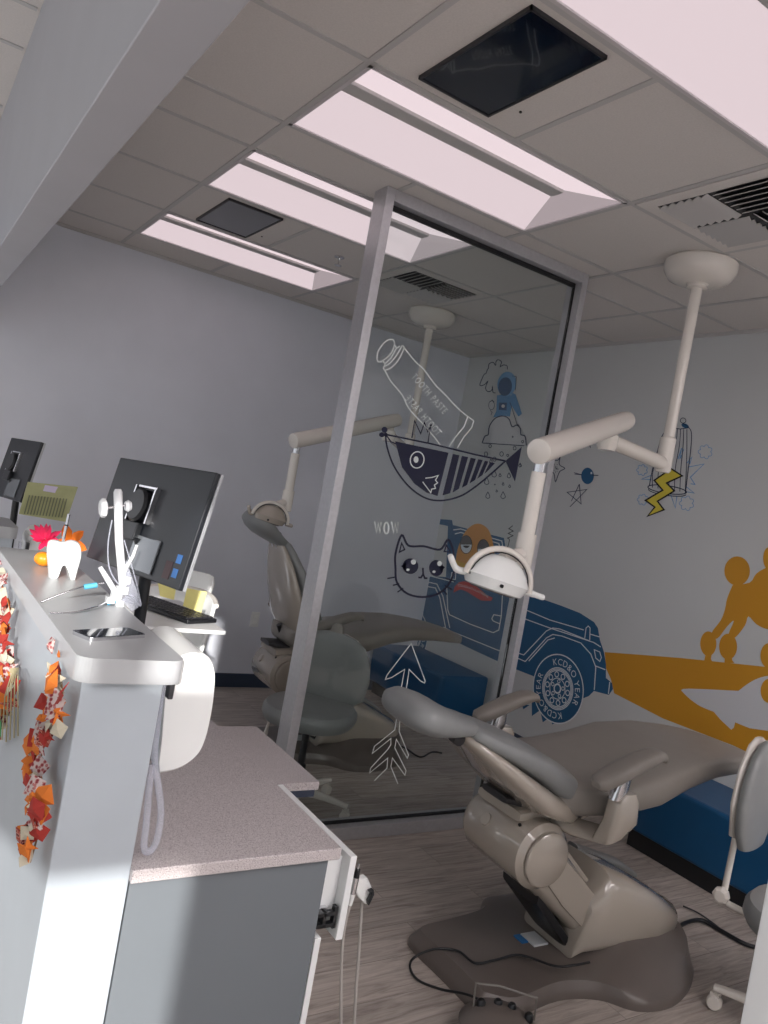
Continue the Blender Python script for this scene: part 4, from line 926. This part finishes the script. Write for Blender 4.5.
blob(curve([(47,548),(49,541),(56,540),(63,542),(71,540),(79,543),(81,552),(80,560),(77,570),(74,581),(71,582),(68,572),(64,565),(60,567),(56,578),(53,581),(49,580),(48,568),(47,556),(47,548)],3)[:-1],.022,'tooth_body',PWHITE,t)
a,b=Q(62,545),Q(69,514)
MB().tube([a+V((0,0,-.02)),b],.0045,12).build('pen',CHROME,t,smooth=True); MB().tube([a.lerp(b,.62),a.lerp(b,.66)],.006,12).build('pen_ring',BLACK,t,smooth=True)
# pumpkin with flower
q=on_z(43,566,Z); t=empty('pumpkin_flower_pot',q); tag(t,'small orange pumpkin with pink flower at the far end of the near ledge','flower pot')
mb=MB(); N=40; rg=[]
for k in range(9):
    th=PI*(k+.3)/9.6-PI/2; z=.024+.024*math.sin(th); r0=.027*math.cos(th)+.002
    rg.append([V((r0*(1+.10*abs(math.cos(4*2*PI*i/N)))*math.cos(2*PI*i/N),r0*(1+.10*abs(math.cos(4*2*PI*i/N)))*math.sin(2*PI*i/N),z)) for i in range(N)])
mb.rings(rg).build('pumpkin',mat('pumpkin_orange',srgb(246,150,30),.35),t,smooth=True)
fc=on_y(45,540,q.y)-q
def petals(c,R_,n,mtl,par,name,seed,tilt=.5,w=.28,axis=V((-.3,-.8,.5))):
    rnd=random.Random(seed); axis=axis.normalized(); a=axis.cross(V((0,0,1))).normalized(); b=axis.cross(a)
    for k in range(n):
        th=2*PI*k/n+rnd.random()*.3; el=rnd.uniform(.0,tilt); d=(a*math.cos(th)+b*math.sin(th))*math.cos(el)+axis*math.sin(el); s=axis.cross(d).normalized(); L_=R_*rnd.uniform(.75,1.1)
        MB().loft([(c+d*L_*.1,s,axis,L_*w*.3,.001,2),(c+d*L_*.5,s,axis,L_*w*.6,.0016,2),(c+d*L_*.8+axis*L_*.05,s,axis,L_*w*.4,.0012,2),(c+d*L_+axis*L_*.08,s,axis,.0008,.0006,2)],n=8).build(name,mtl,par,smooth=True)
PINK=mat('pink_petal',srgb(232,40,96),.6); PORG=mat('orange_petal',srgb(240,120,20),.6); PRED=mat('rust_leaf',srgb(206,70,30),.6)
petals(fc,.056,20,PINK,t,'petal',3,.9); petals(fc+V((0,-.006,.004)),.034,12,PINK,t,'petal',4,1.2)
petals(on_y(70,542,q.y)-q,.065,5,PORG,t,'leaf',9,.3,.5,V((.2,-1,.1)))
# adjustable clear stand: white post, knob, hinged acrylic foot, two rods with blue grips
q=on_z(120,606,Z+.0); q.z+=.003; t=empty('clamp_stand',q); tag(t,'white plastic stand with knob and blue-gripped rods before the near monitor','stand')
W=lambda x,y,Y=None: on_y(x,y,Y or q.y)-q
CLW=mat('frosted_plastic',srgb(226,228,230),.2,coat=.4)
MB().tube([W(123,586),W(119,540),W(118,492),W(118,489)],[.011,.011,.012,.008],14).build('post',CLW,t,smooth=True)
MB().tube([W(106,508),W(129,505)],.004,10).build('knob_axle',CHROME,t,smooth=True)
ax=(W(108,508)-W(103,508)).normalized()
MB().lathe([(0,-.008),(.022,-.008),(.027,-.003),(.027,.006),(.018,.010),(0,.01)],W(103,508),8,ax).build('knob',CLW,t,bevel=.002)
MB().lathe([(0,-.006),(.012,-.008),(.017,0),(.012,.008),(0,.006)],W(128,506),16,ax).build('knob_end',CLW,t,smooth=True)
hg=MB()
for (x,y,dx,dy) in ((122,590,7,5),(116,596,6,5),(110,600,5,4),(119,603,5,4),(126,580,5,5)):
    c=W(x,y); k=.0022; hg.box(c.x-dx*k,c.x+dx*k,-.014,.014,c.z-dy*k,c.z+dy*k)
hg.build('hinge_block',CLW,t,bevel=.003)
MB().tube([W(100,567),W(108,580),W(115,592)],[.006,.008,.008],10).build('lever',CLW,t,smooth=True)
MB().tube([W(137,545),W(133,556),W(126,568),W(122,578)],[.004,.005,.006,.006],10).build('lever',CLW,t,smooth=True)
MB().tube(smooth_path([W(112,520),W(108,545),W(110,570),W(122,588),W(135,598),W(141,606),W(137,585),W(130,560),W(124,540)],5),.0018,8).build('clear_wire',ACRYL,t,smooth=True)
ps=[W(126,560),W(133,580),W(142,604),W(132,612),(W(122,600))]
MB().prism(ps,(0,-.001,0),(0,.001,0)).build('clear_plate',ACRYL,t)
BLU=mat('cyan_grip',srgb(90,176,206),.4)
e0=on_z(41,602,Z+.004)-q; e1=W(98,584)
MB().tube(smooth_path([e0,e0.lerp(e1,.5)+V((0,0,.006)),W(86,586),W(104,583)],5),.0024,10).build('rod',CHROME,t,smooth=True)
MB().tube([W(84,587),W(97,585)],.0075,14).build('blue_grip',BLU,t,smooth=True)
e0=on_z(50,613,Z+.004)-q
MB().tube(smooth_path([e0,on_z(75,612,Z+.006)-q,on_z(98,606,Z+.014)-q,W(108,601,q.y),W(124,597),W(121,590)],5),.0024,10).build('rod',CHROME,t,smooth=True)
MB().tube([W(107,603),W(119,599)],.0075,14).build('blue_grip',BLU,t,smooth=True)

# ---------------------------------------------------------------- fabric leaf garlands on the counter wall
FR=[mat('red_fabric',srgb(160,46,38),.85),mat('orange_fabric',srgb(206,112,38),.85),mat('cream_fabric',srgb(196,188,168),.85),
    fabric_print('red_floral_fabric',srgb(190,174,170),srgb(128,36,46),srgb(166,104,102)),fabric_print('rust_print_fabric',srgb(158,66,52),srgb(100,28,32),srgb(190,130,114)),mat('deep_red_fabric',srgb(136,40,38),.85)]
def leafpiece(c,sz,rot,m,par,rnd,shape):
    n=V((-1,rnd.uniform(-1.6,.2),rnd.uniform(-.4,.6))).normalized(); a0=n.cross(V((0,0,1))).normalized(); b0=a0.cross(n); a=a0*math.cos(rot)+b0*math.sin(rot); b=b0*math.cos(rot)-a0*math.sin(rot)
    tip=n*rnd.uniform(.005,.03)
    if shape==0: P=[(0,-1),(.55,-.35),(.6,.3),(0,1),(-.6,.3),(-.5,-.4)]
    elif shape==1: P=[(-.8,-.7),(.8,-.8),(.7,.8),(-.75,.65)]
    else: P=[(-.9,-.5),(0,-.8),(.9,-.45),(.3,0),(.8,.7),(0,.4),(-.8,.75),(-.35,.05)]
    pts=[c+a*(x*sz*.62)+b*(y*sz*.66)+n*(.004+.008*rnd.random()) for x,y in P]
    for p in pts: p.x=min(p.x,.0-.0+.0185)
    cc=sum(pts,V())/len(pts)+n*rnd.uniform(.0,.012); k=len(pts)
    mb=MB(); mb.add(pts+[cc],[(i,(i+1)%k,k) for i in range(k)])
    o=mb.build('fabric_leaf',m,par); md=o.modifiers.new('s','SOLIDIFY'); md.thickness=.0012
def garland(path,n,spread,sz,label,seed,X=.374):
    rnd=random.Random(seed); P=[on_x(x,y,X) for x,y in path]; base=P[-1]; t=empty('leaf_garland',base); tag(t,label,'garland','fabric leaf garlands')
    sp=smooth_path([p-base for p in P],6)
    MB().tube(sp,.0022,6).build('cord',mat('twine',srgb(140,110,80),.8),t)
    L=len(sp)-1
    for i in range(n):
        f=(i+.5)/n*L*.96; k=int(f); p=sp[k].lerp(sp[min(k+1,L)],f-k)
        s_=spread*(1-.72*i/n)
        p=p+V((rnd.uniform(-.022,0),rnd.uniform(-s_,s_),rnd.uniform(-s_*.5,s_*.5)))
        leafpiece(p,sz*rnd.uniform(.6,1.15),rnd.uniform(0,6.28),rnd.choice(FR[:5]+[FR[0],FR[3],FR[1]]),t,rnd,rnd.choice((0,1,1,2)))
    return t
garland([(58,662),(62,690),(58,712),(50,735),(42,752),(40,775),(46,792),(44,812),(38,835),(30,862)],96,.085,.036,'garland of red, orange and cream fabric pieces nearest the end of the counter wall',11)
g2=garland([(2,585),(8,610),(6,640),(14,665),(12,690),(5,715),(-4,745)],98,.14,.044,'thick bunch of rust print fabric leaves with straw at the left edge',23)
o_=g2.location
for k in range(7):
    a=on_x(11+k*1.2,668,.36)-o_; b=on_x(-6+k*4,742-abs(k-3)*2,.35)-o_
    MB().tube([a,a.lerp(b,.5)+V((-.01,0,.01*k%3)),b],.0016,6).build('straw',mat('straw',srgb(176,164,128),.8),g2)
GRN=mat('green_leaf',srgb(50,150,70),.5)
c=on_x(-1,727,.35)-o_
MB().loft([(c+V((0,.07,.01)),V((0,.2,1)),V((1,0,0)),.004,.002,2),(c+V((0,.03,0)),V((0,.2,1)),V((1,0,0)),.024,.004,2),(c+V((0,-.02,-.002)),V((0,.2,1)),V((1,0,0)),.022,.004,2),(c+V((0,-.05,-.006)),V((0,.2,1)),V((1,0,0)),.002,.001,2)],n=12).build('green_leaf',GRN,g2,smooth=True)

# ---------------------------------------------------------------- light
sun=bpy.data.lights.new('sun','SUN'); so=bpy.data.objects.new('sun',sun); C.objects.link(so)
sun.energy=6.0; sun.angle=math.radians(.8); sun.color=(1,.97,.93)
so.rotation_euler=V((.4,1,-.3)).to_track_quat('-Z','Y').to_euler()
w=bpy.data.worlds.new('world'); bpy.context.scene.world=w; w.use_nodes=True
w.node_tree.nodes['Background'].inputs[0].default_value=(.91,.95,1,1); w.node_tree.nodes['Background'].inputs[1].default_value=.85
vs=bpy.context.scene.view_settings; vs.view_transform='Standard'; vs.look='None'; vs.gamma=1; vs.exposure=0; vs.use_curve_mapping=False
